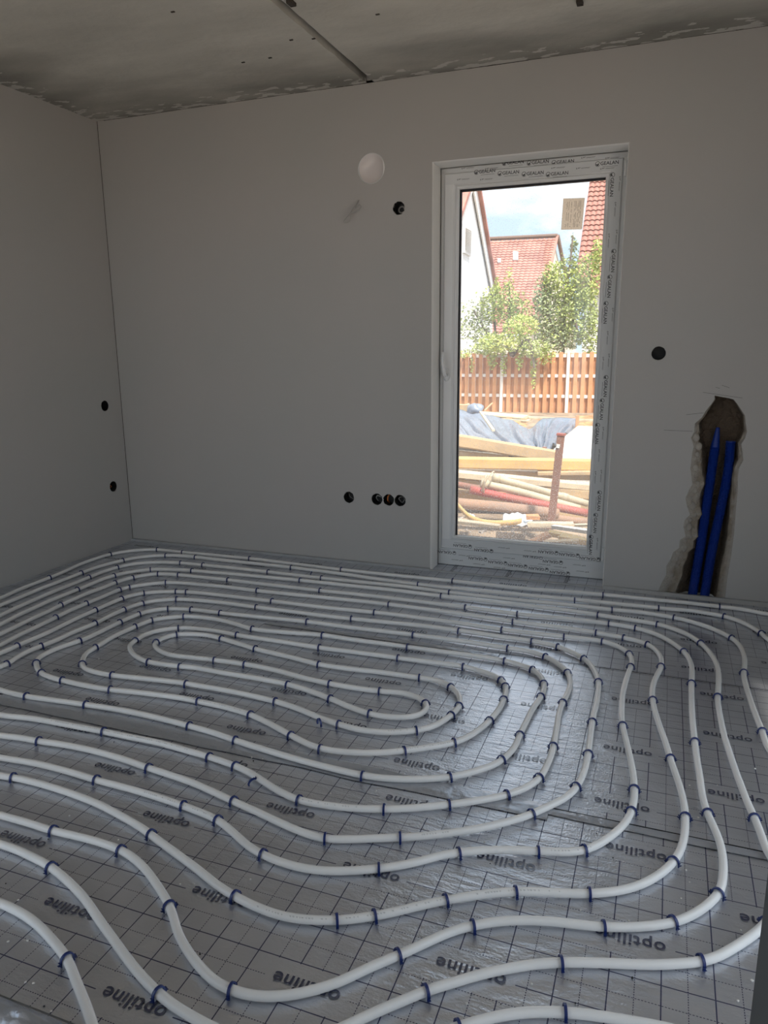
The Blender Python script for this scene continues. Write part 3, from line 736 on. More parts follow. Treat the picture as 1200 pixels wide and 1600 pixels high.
# keep the tree at three levels: door > sash > handle pieces merged below
bpy.data.objects.remove(bpy.data.objects['rosette']); bpy.data.objects.remove(hd)
mb = MB(); hx, hz = 2.128, 1.095
for r, y in ((1.0, YS), (1.0, YS-0.008), (0.82, YS-0.011)):
    mb.v += [(hx+0.0145*r*(1 if abs(c) < 0.5 else 1)*math.cos(a)*(1.25 if abs(math.cos(a)) > 0.5 else 1.25), y, hz+0.032*r*c*1.15) for a, c in [(2*math.pi*k/20, math.sin(2*math.pi*k/20)) for k in range(20)]]
for i in range(2):
    for k in range(20): mb.f.append((i*20+k, i*20+(k+1) % 20, (i+1)*20+(k+1) % 20, (i+1)*20+k))
mb.f.append(tuple(40+k for k in range(20)))
c = catmull([Vector((hx, YS-0.008, hz)), Vector((hx, YS-0.040, hz)), Vector((hx-0.001, YS-0.050, hz+0.012)), Vector((hx-0.006, YS-0.052, hz+0.05)), Vector((hx-0.010, YS-0.050, hz+0.09)), Vector((hx-0.009, YS-0.047, hz+0.122))], 0.008)
mb.tube(c, [0.009+0.0015*math.sin(i*0.3) for i in range(len(c))], 12)
h = mb.build('handle', M['pvc'], sash, True); h['label'] = 'white lever handle pointing up'
for z in (2.075, 0.150):
    mb = MB(); mb.tube([(3.0105, YS-0.008, z-0.035), (3.0105, YS-0.008, z+0.035)], 0.0085, 12); mb.tube([(3.0105, YS-0.008, z-0.002), (3.0105, YS-0.008, z+0.002)], 0.0092, 12)
    mb.box(3.004, 3.017, YS-0.006, YF, z-0.03, z+0.03)
    mb.build('hinge', M['pvc'], door)
# ------------------------------------------------------------------ heating pipe (traced on the floor plane)
P1=[(0,934),(25,922.5),(50,912.5),(77,902),(100,892.5),(125,881),(150,872),(172,865.5),(200,860.5),(225,858.5),(246,858),(265,860),(285,862.5),(300,864),(345,868),(390,872),(460,880.5),(530,889),(600,896.5),(650,901.5),(707,907),(800,917),(900,925.5),(942,929),(1000,934.5),(1062,940),(1124,947),(1162,951.5),(1200,959)]
P2=[(0,945),(25,935),(50,924.5),(75,914.5),(100,905),(127,894.5),(150,886),(175,879),(192,875),(212,871),(237,868),(259,867.5),(280,868),(300,869.5),(380,878),(455,886),(530,895.5),(600,905.5),(653,912.5),(725,920),(800,927.5),(898,937),(962,943),(1029,949.5),(1075,953),(1100,956.5),(1131,962),(1150,967.5),(1170,976.5),(1190,989),(1200,999)]
R3a=[(0,961),(25,949),(50,938),(75,927),(100,917),(120,909),(139,901.5),(160,893),(183,886),(205,881),(230,878.5),(250,878),(282,879),(300,880.5),(360,886.5),(419,893),(502,902.5),(600,912.5),(650,918),(702,925),(800,936),(900,946),(956,952),(1000,956),(1053,964),(1080,970.5),(1107,979),(1130,989),(1146,998),(1157,1010),(1163,1025),(1164,1036),(1162,1050),(1164,1065),(1169,1082),(1177,1107),(1191,1142),(1200,1167)]
R3c=[(1021,1600),(980,1593),(939,1586),(897,1581),(870,1579.5),(834,1579),(792,1583.5),(754,1592),(726,1600)]
R3d=[(650,1628),(560,1680),(400,1745),(265,1740),(180,1680)]
R3b=[(144,1600),(137.5,1578),(126.5,1550.5),(115.5,1523),(106,1498),(96,1484.5),(77,1462.5),(55,1440.5),(27.5,1422.6),(0,1410)]
R4a=[(0,975),(25,962),(50,950.5),(75,939),(100,929),(121,920.5),(142,912),(162,904),(178,899),(200,894),(235,889.5),(262,889),(300,891),(380,898),(469,906),(530,912.5),(600,920),(689,930.5),(800,943),(900,955),(934,960),(975,966),(1027,974.5),(1055,982.5),(1075,991),(1095,1004),(1110,1020),(1120,1037),(1123,1055),(1122.5,1075),(1121.5,1088),(1122.5,1102),(1126,1122),(1132,1150),(1140,1175),(1150,1205),(1160,1232),(1171,1260),(1179,1277),(1190,1305),(1200,1332)]
R4b=[(1193,1445),(1172.5,1462.5),(1145,1480),(1117.5,1495.5),(1095.5,1501),(1062.5,1504),(1021,1506),(980,1504.5),(925,1502.5),(878,1502),(834,1505),(792.5,1512),(754,1520),(710,1533),(666,1546.5),(628,1562.5),(602.5,1573),(575,1585),(540,1602),(490,1622),(430,1630),(375,1620),(322,1600),(311,1593),(275,1572.5),(247.5,1550.5),(220,1523),(198,1495.5),(176,1465),(154,1435),(132,1403),(110,1380),(92,1364),(75,1351),(50,1338),(25,1326),(0,1317.5)]
R5=[(0,990),(25,978),(50,966),(75,954.5),(92,946),(112,937),(137,926),(162,917),(180,910),(207,902),(225,898.5),(247,896),(279,897.5),(300,899.5),(356,905.5),(430,914),(500,922),(600,933),(727,948),(808,958.5),(900,967.5),(951,973.5),(993,980.5),(1025,990),(1050,1003),(1070,1019),(1079.5,1035),(1081.5,1050),(1080.5,1067),(1080.5,1085),(1082,1122),(1085.5,1155),(1089,1185),(1094,1215),(1097,1240),(1105,1269),(1115,1290),(1125,1315),(1130,1340),(1130.5,1360),(1129,1378),(1126,1391),(1104,1414),(1079,1430),(1060,1438),(1035,1443),(994,1447),(943,1447),(906,1443),(870,1439),(834,1436.5),(792,1437),(765,1440),(740,1444.6),(710,1452),(677,1466),(641,1483),(613,1495),(575,1511),(534,1531),(492.5,1545),(451,1554),(410,1556),(382.5,1552),(362,1546),(341,1537),(319,1517.5),(301,1496),(291.5,1482),(278,1457),(268,1421),(258.5,1402),(243,1378),(230,1360),(212.5,1342.5),(189,1327.5),(162.5,1317.5),(125,1307),(82.5,1297),(42.5,1284),(0,1272.5)]
R6=[(0,1007),(25,994),(50,982),(75,970),(87,964),(110,952.5),(135,942),(162,931),(186,921),(202,917),(225,913),(259,909.5),(280,910),(300,911.5),(350,916),(402,922),(500,932.5),(600,943),(700,956),(801,970.5),(900,983),(931,988),(974,995.5),(995,1000),(1012,1006),(1025,1015),(1032.5,1026),(1034,1037),(1030,1048),(1023,1061),(1019.5,1075),(1019.5,1090),(1022.5,1107),(1030,1132),(1039,1157),(1046,1180),(1052.5,1200),(1060,1221),(1066,1242),(1070,1262),(1071,1280),(1070,1302),(1066,1320),(1060,1335),(1052,1346),(1035,1362),(1012,1376),(987,1386),(957,1392),(921,1395),(875,1394),(834,1392),(805,1392),(765,1395),(732,1399.5),(696,1405),(655,1414),(627,1421),(586,1429.5),(547.5,1435),(525.5,1437),(479,1436),(437.5,1429.5),(396,1414),(367,1399),(341,1383),(310,1358),(275,1332),(250,1314),(235,1302.5),(217,1290),(187,1273),(150,1254),(112,1239),(75,1227),(37,1217),(15,1213),(0,1211)]
R7=[(0,1019.5),(15,1014),(27,1008),(50,998),(75,987.5),(100,975),(125,963),(149,952.5),(170,943),(190,935),(207,929.5),(225,926),(250,924),(275,923.5),(292,924),(320,926.5),(375,932.5),(425,938.5),(500,948),(600,957.5),(690,969.5),(784,983),(881,994),(920,998),(941,1001),(960,1007),(975,1014),(983.5,1021),(987.5,1030),(986,1041),(982,1050),(976,1070),(972.5,1087),(971.5,1105),(971,1117),(972.5,1130),(979,1160),(985,1185),(989.5,1210),(991.5,1232),(990.5,1252),(986.5,1267),(977.5,1284),(960,1301),(942,1314),(920,1325),(900,1330),(870,1330),(840,1329),(800,1327.5),(755,1328),(717,1331),(687,1336),(650,1346),(600,1355),(550,1359),(500,1359),(462,1352.5),(437,1345),(410,1334),(387,1320),(365,1300),(340,1280),(320,1270.5),(300,1263),(285,1257.5),(250,1246),(200,1231),(150,1217.5),(100,1202.5),(50,1190.5),(0,1182.5)]
R8=[(0,1041),(12,1036.5),(25,1027),(45,1016),(65,1008.5),(87,1000),(112,988),(149,973),(175,960),(194,952),(207,946.5),(223,942),(250,937),(276,935.5),(300,936.5),(350,941),(400,948),(470,957),(549,966),(600,971),(650,976),(717,985),(780,994),(831,1001),(871,1009.5),(887,1016),(903,1023),(915,1030),(925,1041),(932.5,1055),(935.5,1067),(934.5,1082),(932.5,1097),(929,1110),(925,1130),(922,1152),(919,1177),(914,1200),(905,1222),(893,1238),(880,1247.5),(850,1262),(830,1271),(800,1281),(750,1293.5),(700,1301),(650,1306),(600,1308),(550,1310),(507,1309),(475,1300),(437,1284),(400,1266.5),(365,1251),(337,1238),(300,1222),(262,1209),(232,1199),(200,1187.5),(150,1173),(100,1162.5),(60,1157),(30,1151.5),(0,1148)]
R9=[(57,1041),(56.5,1033),(61,1026),(72,1020),(90,1012),(110,1005),(125,1000.5),(150,989.5),(187,971.5),(217,959),(237,953.5),(262,950.5),(299,951.5),(344,957),(400,963),(480,970.5),(540,978.5),(600,985.5),(646,991),(725,1002),(793,1012),(825,1016.5),(852,1025),(870,1035),(885,1047.5),(890,1057.5),(891,1067.5),(889,1077),(885,1087),(879,1097),(874,1112),(870,1135),(867.5,1150),(865,1165),(860,1182),(853,1198),(846,1211),(832,1224),(812,1234),(792,1241),(750,1249.5),(702,1256),(650,1261),(600,1263),(550,1261.5),(512,1257.5),(467,1249),(440,1237.5),(407,1217.5),(387,1205),(367,1196),(327,1182),(300,1174),(250,1160),(200,1150),(162,1142),(100,1130.5),(50,1121.5),(0,1116)]
R10=[(129,1032),(131,1025),(138,1017),(150,1010.5),(175,995),(211,978.5),(237,968.5),(262,964.5),(287,962.5),(310,963.5),(337,967),(365,973.5),(394,982),(450,987.5),(504,991.5),(550,998.5),(600,1005),(637,1010),(725,1022),(788,1031.5),(812,1038),(832,1045),(845,1056),(850,1067),(849,1080),(844,1090),(832,1107.5),(822,1127.5),(812,1147.5),(805,1165),(792,1180),(775,1192.5),(750,1201.5),(725,1209),(702,1213.5),(675,1216),(650,1217),(625,1217),(600,1215.5),(566,1211),(525,1202),(475,1189.5),(437,1178.5),(400,1167),(367,1156),(337,1145),(300,1134.5),(291,1132),(250,1121.5),(200,1110.5),(134,1100),(87,1093.5),(41,1087),(20,1082.5),(0,1077)]
R11=[(202,1010),(205,1004),(212,1000),(225,991.5),(250,984),(279,980.5),(300,981),(335,985),(370,991.5),(435,1001),(499,1011),(550,1017.5),(600,1024),(622,1027),(675,1034),(724,1040.5),(750,1047.5),(772,1055),(784,1062),(790,1071),(791,1080),(787,1092),(780,1107),(765,1125),(750,1138),(732,1150),(710,1159),(662,1168),(632,1172),(600,1175.5),(562,1176),(525,1173.5),(500,1169),(475,1159.5),(454,1148),(432,1135.5),(412,1125),(391,1115.5),(362,1106.5),(337,1100.5),(310,1095),(300,1092.5),(250,1085.5),(212,1081),(172,1076.5),(137,1071),(97,1062),(75,1056),(62,1049),(57,1041)]
R12=[(241,1005),(246,1000.5),(260,994),(276,990.5),(300,990),(325,992),(346,997),(375,1005.5),(399,1013),(450,1025),(498,1037.5),(550,1045),(592,1049),(620,1053),(655,1058),(682,1062.5),(701,1070),(713,1080),(719,1092),(718,1102),(708,1114),(692,1126),(675,1135),(650,1140.5),(625,1143),(600,1143.5),(562,1139.5),(529,1130.5),(500,1120.5),(462,1105),(430,1095),(387,1085),(337,1075.5),(300,1069.5),(291,1067.5),(225,1060),(175,1054),(150,1049.5),(134,1044.5),(128,1039),(129,1032)]
L13=[(202,1010),(207,1020),(217,1027.5),(232,1033.5),(257,1038),(281,1041),(300,1042.5),(350,1051.5),(400,1059.5),(449,1069),(480,1077.5),(516,1090.5),(545,1103),(577,1114),(600,1118.5),(630,1120.5),(650,1118),(662,1112.5),(668,1105),(666,1097.5),(655,1090),(632,1082.5),(600,1079.5)]
L14r=[(592,1079),(550,1073.5),(515,1067.5),(475,1059),(425,1046),(382,1037.5),(335,1031),(300,1027),(280,1025),(265,1022.5),(250,1016.5),(242,1010),(241,1005)]
CLIPS=[(77.5,902.5),(172.5,866),(246,858.5),(286,862.5),(127,894.5),(192.5,875),(259,867.5),(139,901.5),(183,886),(282,879),(121,920.5),(177.5,899),(234.5,890),(92.5,945),(180.5,910),(207.5,902),(247.5,896),(279,897.5),(87.5,964),(135,942),(186,921),(202.5,917),(259,909.5),(26,1008.5),(149,952.5),(190,935),(225.5,926),(274,923.5),(292.5,924),(6,1036),(65.5,1009),(148,973),(193,952),(224,942),(276,936),(59,1034),(126,1000.5),(187.5,972),(218,959),(261,950.5),(299,952.5),(130,1036.5),(150.5,1011),(211,978),(238,968),(287.5,962.5),(232,1033),(212.5,1000.5),(279,980.5),(245,1002.5),(276,991),
(390.5,871.5),(532.5,889.5),(307,870),(455,886),(316,882),(419,893),(502.5,902.5),(301,891),(469,906),(356,905.5),(500,922),(402.5,921.5),(425,938.5),(586,956),(400,947.5),(549.5,966),(344,957),(479.5,970.5),(394,982),(504,992),(370.5,992),(499,1011),(346,997.5),(399.5,1013),(498,1036.5),
(707,907),(653,912.5),(898,937),(702.5,925),(689,930.5),(727,948),(808,959),(605,944.5),(801,971),(784,983),(881,994),(717,985),(831,1001),(871,1009.5),(646,991.5),(793,1012),(852,1025.5),(637,1010),(788,1031),(832,1044),(849.5,1067.5),(622,1027),(724.5,1040.5),(786,1060),(790,1072.5),(654.5,1059),(701,1072),(889,1050.5),
(942,929),(1124,947),(1029.5,949.5),(1131,962),(1190,989),(956,952),(1053,964),(1145,996),(1161,1050.5),(934,960),(1027,974.5),(1095,1004),(1121.5,1087.5),(951,973.5),(992.5,981),(1069,1018),(1079.5,1066),(931,988),(974,995.5),(1013,1005.5),(1030.5,1041),(1019,1094),(940.5,1002),(984.5,1021),(984,1041),(915,1028),(934,1065),
(62.5,1051),(99,1061),(173,1075),(177.5,1052.5),(291,1067.5),(232.5,1033),(282,1041),(41,1087.5),(134,1100.5),(292,1134),(162.5,1143),(61,1158.5),(232.5,1197.5),
(335,1031),(383,1037),(514.5,1067.5),(592,1080),(449,1070),(517.5,1090),(577.5,1114),(431,1096),(529,1131),(309.5,1095),(392.5,1115),(455,1147.5),(499,1169),(367.5,1158),(326,1184),(367,1196),
(717,1101),(707.5,1117),(651,1142),(664.5,1099),(785,1091),(762.5,1126),(712,1160),(632,1174),(850,1067),(844.5,1086),(812.5,1146),(791,1187.5),(701,1214),(879,1096),(865,1165),(847.5,1214),(792.5,1237.5),
(934,1066),(925,1127.5),(918,1177.5),(904,1227.5),(973,1132.5),(990,1230),(1019,1095),(1046,1184),(1079.5,1066),(1086,1157.5),(1122,1089.5),(1191,1142.5),
(149,1219),(285,1259.5),(17.5,1215),(236,1302.5),(84,1297.5),(189,1329),(82.5,1355),
(468,1249),(599,1262.5),(365.5,1252),(507,1309.5),(340,1280),(409,1335),(596,1356),(566,1211),
(702.5,1255),(794,1243.5),(626,1306),(831,1273.5),(716,1331),(839,1329),(987,1267.5),(920,1332.5),(1067.5,1275),(1055,1347.5),(921,1396),(1105,1269),(1122,1392.5),(1179,1276),
(106,1497),(265,1411.5),(251.5,1550.5),(364,1400.5),(526,1439),(586,1428),(363,1550.5),(615,1488.5),(692,1404.5),(806,1392.5),(616.5,1488.5),(741,1442),(666,1546),(878.5,1504),(718,1598),(878,1582),(942,1447),(1060,1446),(1094,1502.5),(1194,1442)]
# ------------------------------------------------------------------ heating pipe
PZ, PR = 0.0145, 0.0100
def W(px): return [flr(u, v, PZ) for u, v in px]
def xy(*p): return [Vector((a, b, PZ)) for a, b in p]
def bend(A, B):
    """unseen turn beyond the left frame edge: straight down along A.x, round, and back along B.y"""
    d = A.y-B.y
    if d < 0.32: return xy((A.x-0.01, A.y-0.5*d+0.02), (A.x+0.03, B.y+0.03))
    return xy((A.x, A.y-0.35*(d-0.2)), (A.x, B.y+0.17), (A.x+0.05, B.y+0.05), (A.x+0.17, B.y+0.005)) + (xy((B.x-0.45*(B.x-A.x-0.17), B.y)) if B.x-A.x > 0.5 else [])
runs = []                                   # (name, points) in order along the pipe
R3 = W(R3a)+xy((3.72, -1.80), (3.75, -2.2), (3.72, -2.45), (3.60, -2.60))+W(R3c)+W(R3d)+W(R3b)
R4 = W(R4a)+xy((3.62, -2.15))+W(R4b)
P1w = W(P1)+xy((3.93, -0.16), (4.02, -0.25), (4.05, -0.5), (4.05, -2.6), (4.02, -3.15), (3.98, -3.36))
P2w = W(P2)+xy((3.86, -0.68), (3.90, -1.0), (3.91, -2.4), (3.88, -3.0), (3.86, -3.36))
rings = {3: R3, 4: R4, 5: W(R5), 6: W(R6), 7: W(R7), 8: W(R8), 9: W(R9), 10: W(R10), 11: W(R11), 12: W(R12)}
path = list(reversed(P1w)); tags = [('far', 1)]*len(path)
def ext(pts, tg):
    global path, tags
    path += pts; tags += [tg]*len(pts)
def conn(A, B, rev=False):
    # A upper end, B lower end
    p = bend(A, B); ext(list(reversed(p)) if rev else p, ('hid', 0))
prev_upper = P1w[0]
for i in (3, 5, 7, 9, 11):
    R = rings[i]
    if i <= 9: conn(prev_upper, R[-1])
    ext(list(reversed(R)) if i != 11 else list(reversed(R))[1:], ('ring', i)); prev_upper = R[0]
ext(W(L13)[1:], ('inner', 13)); ext(W(L14r), ('inner', 14))
ext(rings[12][1:], ('ring', 12))
ext(rings[10][1:], ('ring', 10))
for i in (8, 6, 4):
    conn(rings[i][0], path[-1], rev=True); ext(rings[i], ('ring', i))
conn(P2w[0], path[-1], rev=True); ext(P2w, ('far', 2))
cv = catmull(path, 0.012)
for it in range(5):                          # smooth the hand-traced line a little
    cv = [cv[0]]+[(cv[i-1]+cv[i]*2+cv[i+1])/4 for i in range(1, len(cv)-1)]+[cv[-1]]
# thin out straight stretches is not needed; slight natural lift between clips
cv = [Vector((p.x, p.y, PZ-0.0025+0.004*max(0, noise.noise(Vector((p.x*2.2, p.y*2.2, 4.0)))))) for p in cv]
pipe = MB().tube(cv, PR, 12).build('heating_pipe', M['pipe'], None, True)
tag(pipe, 'white underfloor heating pipe laid in one long double spiral over the film floor', 'pipe')
# faint grey print on the pipe where the photo shows it
mb = MB(); r2 = random.Random(21)
def pipe_print(px0, px1):
    a = flr(*px0, PZ); c = flr(*px1, PZ)
    i0 = min(range(len(cv)), key=lambda i: (cv[i]-a).length); i1 = min(range(len(cv)), key=lambda i: (cv[i]-c).length)
    if i0 > i1: i0, i1 = i1, i0
    k = float(i0)
    while k < i1:
        i = int(k); p = cv[i]; q = cv[min(i+1, len(cv)-1)]; d = (q-p); t = d.normalized()
        s = t.cross(Vector((0, 0, 1)))
        if s.dot(CAM-p) < 0: s = -s
        nrm = (s*0.55+Vector((0, 0, 0.83))).normalized(); f = k-i
        L = r2.choice((0.003, 0.004, 0.005)); c0 = p+d*f+nrm*(PR+0.0002); up = nrm.cross(t)
        w = 0.0012
        mb.add([c0-up*w, c0+t*L-up*w, c0+t*L-up*w*0.4, c0-up*w*0.4], [(0, 1, 2, 3)])
        mb.add([c0+up*w*0.5, c0+t*L*0.7+up*w*0.5, c0+t*L*0.7+up*w, c0+up*w], [(0, 1, 2, 3)])
        k += r2.choice((0.5, 0.6, 0.6, 1.6))
for a, c in (((395, 1414), (625, 1424)), ((625, 1424), (690, 1406)), ((740, 1398), (870, 1394)), ((330, 1034), (265, 1023)), ((80, 1128), (300, 1174)), ((470, 1250), (560, 1262)), ((620, 1173), (705, 1161)), ((600, 1143), (655, 1140)), ((230, 1240), (340, 1275)), ((660, 1304), (700, 1301)), ((860, 1330), (925, 1327)), ((300, 1092), (380, 1112))):
    pipe_print(a, c)
tag(mb.build('pipe_print', mat('pale_print', (0.34, 0.34, 0.34), 0.6), pipe), kind='stuff')

# ------------------------------------------------------------------ pipe clips, each a thing
def clip_mesh():
    mb = MB(); r = PR+0.0016; zc = 0.0125; n = 12; w = 0.0058; th = 0.0032
    arch = [(-r*1.02, 0.001)] + [(-r*math.cos(math.pi*k/n), zc+r*math.sin(math.pi*k/n)) for k in range(n+1)] + [(r*1.02, 0.001)]
    N = len(arch)
    for i, (a, z) in enumerate(arch):
        p0 = arch[max(i-1, 0)]; p1 = arch[min(i+1, N-1)]; tx, tz = p1[0]-p0[0], p1[1]-p0[1]; l = math.hypot(tx, tz); nx, nz = -tz/l, tx/l
        for sx, o in ((-1, 0), (1, 0), (1, 1), (-1, 1)): mb.v.append((sx*w/2, a+nx*th*o, z+nz*th*o))
    for i in range(N-1):
        for k in range(4): mb.f.append((i*4+k, i*4+(k+1) % 4, (i+1)*4+(k+1) % 4, (i+1)*4+k))
    mb.f += [(0, 1, 2, 3), ((N-1)*4+3, (N-1)*4+2, (N-1)*4+1, (N-1)*4)]
    for s in (-1, 1):                        # barbed feet
        y0 = s*r*1.02
        for zz, ln in ((0.004, 0.0085), (0.0095, 0.0065)):
            mb.add([(-w/2, y0, zz+0.002), (w/2, y0, zz+0.002), (w/2, y0+s*ln, zz+0.0035), (-w/2, y0+s*ln, zz+0.0035), (-w/2, y0, zz-0.001), (w/2, y0, zz-0.001)],
                   [(0, 1, 2, 3), (4, 5, 2, 3), (0, 3, 4), (1, 2, 5)])
    me = bpy.data.meshes.new('pipe_clip'); me.from_pydata(mb.v, [], mb.f); me.update(); me.materials.append(M['clip']); return me
CLIP = clip_mesh()
ORD = ['first', 'second', 'third', 'fourth', 'fifth', 'sixth', 'seventh', 'eighth', 'ninth', 'tenth', 'eleventh', 'twelfth', 'thirteenth', 'fourteenth', 'fifteenth', 'sixteenth', 'seventeenth', 'eighteenth']
# each traced stretch, for naming: far run (from the back wall), right bend, near run
rows = []
def stretch(pts):
    k = max(range(len(pts)), key=lambda i: pts[i].x+0.25*pts[i].y); return k
found = []
used = []
for (u, v) in CLIPS:
    if any((u-a)**2+(v-b)**2 < 20 for a, b in used): continue
    used.append((u, v)); p = flr(u, v, PZ)
    i = min(range(2, len(cv)-2), key=lambda i: (cv[i].x-p.x)**2+(cv[i].y-p.y)**2)
    # nearest control point tells which stretch it is
    j = min(range(len(path)), key=lambda j: (path[j]-cv[i]).length)
    kind, num = tags[j]
    if kind == 'hid': continue
    if kind == 'ring':
        P = rings[num]; q = cv[i]; n = min(range(len(P)), key=lambda n: (P[n]-q).length)
        kmax = max(range(len(P)), key=lambda n: P[n].x)
        d = P[min(n+1, len(P)-1)]-P[max(n-1, 0)]
        if abs(d.y) > 1.3*abs(d.x) and q.x > P[0].x+1.0: part = 'right'
        elif n < kmax: part = 'far'
        else: part = 'near'
    elif kind == 'far':
        d = cv[i+2]-cv[i-2]; part = 'right' if abs(d.y) > 1.3*abs(d.x) and cv[i].x > 3 else 'far'
    else: part = 'near'
    found.append((part, num, i, u, v))
groups = {}
for f in found: groups.setdefault((f[0], f[1]), []).append(f)
nears = [14, 13, 12, 11, 10, 9, 8, 7, 6, 5, 4, 3]
for (part, num), fl in sorted(groups.items()):
    fl.sort(key=lambda f: f[4] if part == 'right' else f[3])
    for k, (pt, nm, i, u, v) in enumerate(fl):
        o = bpy.data.objects.new('pipe_clip', CLIP); COL.objects.link(o)
        p = cv[i]; d = cv[i+1]-cv[i-1]
        o.location = (p.x, p.y, 0.0005); o.rotation_euler = (RND.uniform(-.06, .06), 0, math.atan2(d.y, d.x)+RND.uniform(-.12, .12))
        if part == 'far': lab = 'blue pipe clip, %s from left along the %s pipe row from the back wall' % (ORD[k], ORD[num-1])
        elif part == 'right': lab = 'blue pipe clip, %s from top on the right bend of %s pipe loop from outside' % (ORD[k], ORD[num-1])
        else: lab = 'blue pipe clip, %s from left along the %s near-side pipe row from the centre' % (ORD[k], ORD[nears.index(num)])
        tag(o, lab, 'clip', 'blue clips holding the heating pipe')
def loose_clip(u, v, rot, label):
    o = bpy.data.objects.new('pipe_clip', CLIP); COL.objects.link(o); p = flr(u, v, 0.003); o.location = p; o.rotation_euler = rot
    tag(o, label, 'clip', 'loose blue clips')
loose_clip(499, 1134, (0.0, 0.0, 0.9), 'empty blue clip standing in the film just in front of a pipe, holding nothing')
loose_clip(487, 898, (1.4, 0.1, 0.2), 'loose blue clip lying on its side between two pipes near back wall')
loose_clip(400, 1222, (1.3, 0.2, -0.5), 'broken blue clip end lying against the near side of a pipe')
# crumbs of plaster and black chips on the film
def crumbs(name, m, n, seed, smin, smax, label):
    r2 = random.Random(seed); mb = MB()
    for _ in range(n):
        v = 845+(1600-845)*r2.random()**0.75; u = r2.uniform(-40, 1200); p = flr(u, v, 0.002)
        if p.x < 0.05 or p.y > -0.03 or p.x > RX-0.1: continue
        if min((p.x-q.x)**2+(p.y-q.y)**2 for q in cv[::2]) < 0.018**2: continue
        s = r2.uniform(smin, smax); bm = bmesh.new(); bmesh.ops.create_icosphere(bm, subdivisions=1, radius=s); k = len(mb.v)
        for q in bm.verts: mb.v.append((p.x+q.co.x*r2.uniform(.6, 1.3), p.y+q.co.y*r2.uniform(.6, 1.3), p.z+max(-0.001, q.co.z*0.7)))
        mb.f += [tuple(x.index+k for x in f.verts) for f in bm.faces]; bm.free()
    o = mb.build(name, m); tag(o, label, 'debris', kind='stuff')
crumbs('plaster_crumbs', M['crumb'], 130, 4, 0.0012, 0.0036, 'tiny white plaster crumbs strewn over the film floor')
crumbs('plastic_chips', M['chip'], 45, 14, 0.001, 0.003, 'tiny black chips strewn over the film floor')
# ------------------------------------------------------------------ outside
X = {}
X['soil'] = mat('soil', (0.30, 0.22, 0.15), 0.95, var=0.35, scale=3, bump=0.8, bscale=12)
X['dirt'] = mat('reddish_earth', (0.42, 0.22, 0.10), 0.95, var=0.35, scale=6, bump=0.9, bscale=18)
X['sand'] = mat('sand', (0.62, 0.50, 0.40), 0.95, var=0.12, scale=3, bump=0.5, bscale=40)
X['board'] = mat('fence_board', (0.58, 0.28, 0.13), 0.75, var=0.16, scale=3)
X['board_back'] = mat('fence_board_back', (0.52, 0.24, 0.11), 0.8, var=0.16, scale=3)
X['white'] = mat('white_paint', (0.78, 0.76, 0.73), 0.6)
X['render'] = mat('white_render', (0.84, 0.84, 0.84), 0.9, var=0.02, scale=1)
X['cream'] = mat('cream_render', (0.72, 0.64, 0.50), 0.9, var=0.03, scale=1)
X['tile'] = mat('clay_tile', (0.44, 0.19, 0.145), 0.75, var=0.22, scale=1.7)
X['tile_far'] = mat('clay_tile_far', (0.46, 0.20, 0.155), 0.8, var=0.2, scale=1.2)
X['tarp'] = mat('blue_grey_tarp', (0.19, 0.225, 0.285), 0.38, var=0.12, scale=2, spec=0.6)
X['slab'] = mat('pale_concrete', (0.60, 0.58, 0.55), 0.9, var=0.08, scale=4, bump=0.3, bscale=30)
X['timber'] = mat('old_timber', (0.55, 0.38, 0.21), 0.85, color2=(0.42, 0.30, 0.18), scale=5, bump=0.4, bscale=25)
X['timber_y'] = mat('yellow_timber', (0.66, 0.43, 0.17), 0.8, color2=(0.56, 0.36, 0.15), scale=5, bump=0.3, bscale=25)
X['timber_p'] = mat('pale_timber', (0.66, 0.54, 0.38), 0.85, color2=(0.54, 0.43, 0.30), scale=6, bump=0.3, bscale=25)
X['rust'] = mat('rusty_steel', (0.30, 0.13, 0.09), 0.75, color2=(0.22, 0.12, 0.09), scale=7)
X['red'] = mat('red_steel', (0.42, 0.07, 0.06), 0.6, color2=(0.33, 0.13, 0.09), scale=4)
X['beige'] = mat('beige_steel', (0.55, 0.47, 0.33), 0.6, color2=(0.45, 0.38, 0.27), scale=4)
X['brownpipe'] = mat('dirty_steel', (0.38, 0.22, 0.14), 0.8, color2=(0.30, 0.20, 0.15), scale=5)
X['foil'] = mat('white_foil', (0.75, 0.78, 0.80), 0.35)
X['leaf_y'] = mat('leaf_yellow_green', (0.52, 0.56, 0.15), 0.6, color2=(0.40, 0.48, 0.13), scale=1.5)
X['leaf_g'] = mat('leaf_green', (0.34, 0.42, 0.15), 0.6, color2=(0.45, 0.50, 0.17), scale=1.5)
X['leaf_d'] = mat('leaf_grey_green', (0.28, 0.34, 0.19), 0.6, color2=(0.37, 0.41, 0.21), scale=1.5)
X['bark'] = mat('bark', (0.20, 0.16, 0.12), 0.95, var=0.2, scale=20)
X['ridge'] = mat('ridge_tile', (0.20, 0.13, 0.10), 0.8)
X['label'] = mat('label_white', (0.8, 0.82, 0.78), 0.6)

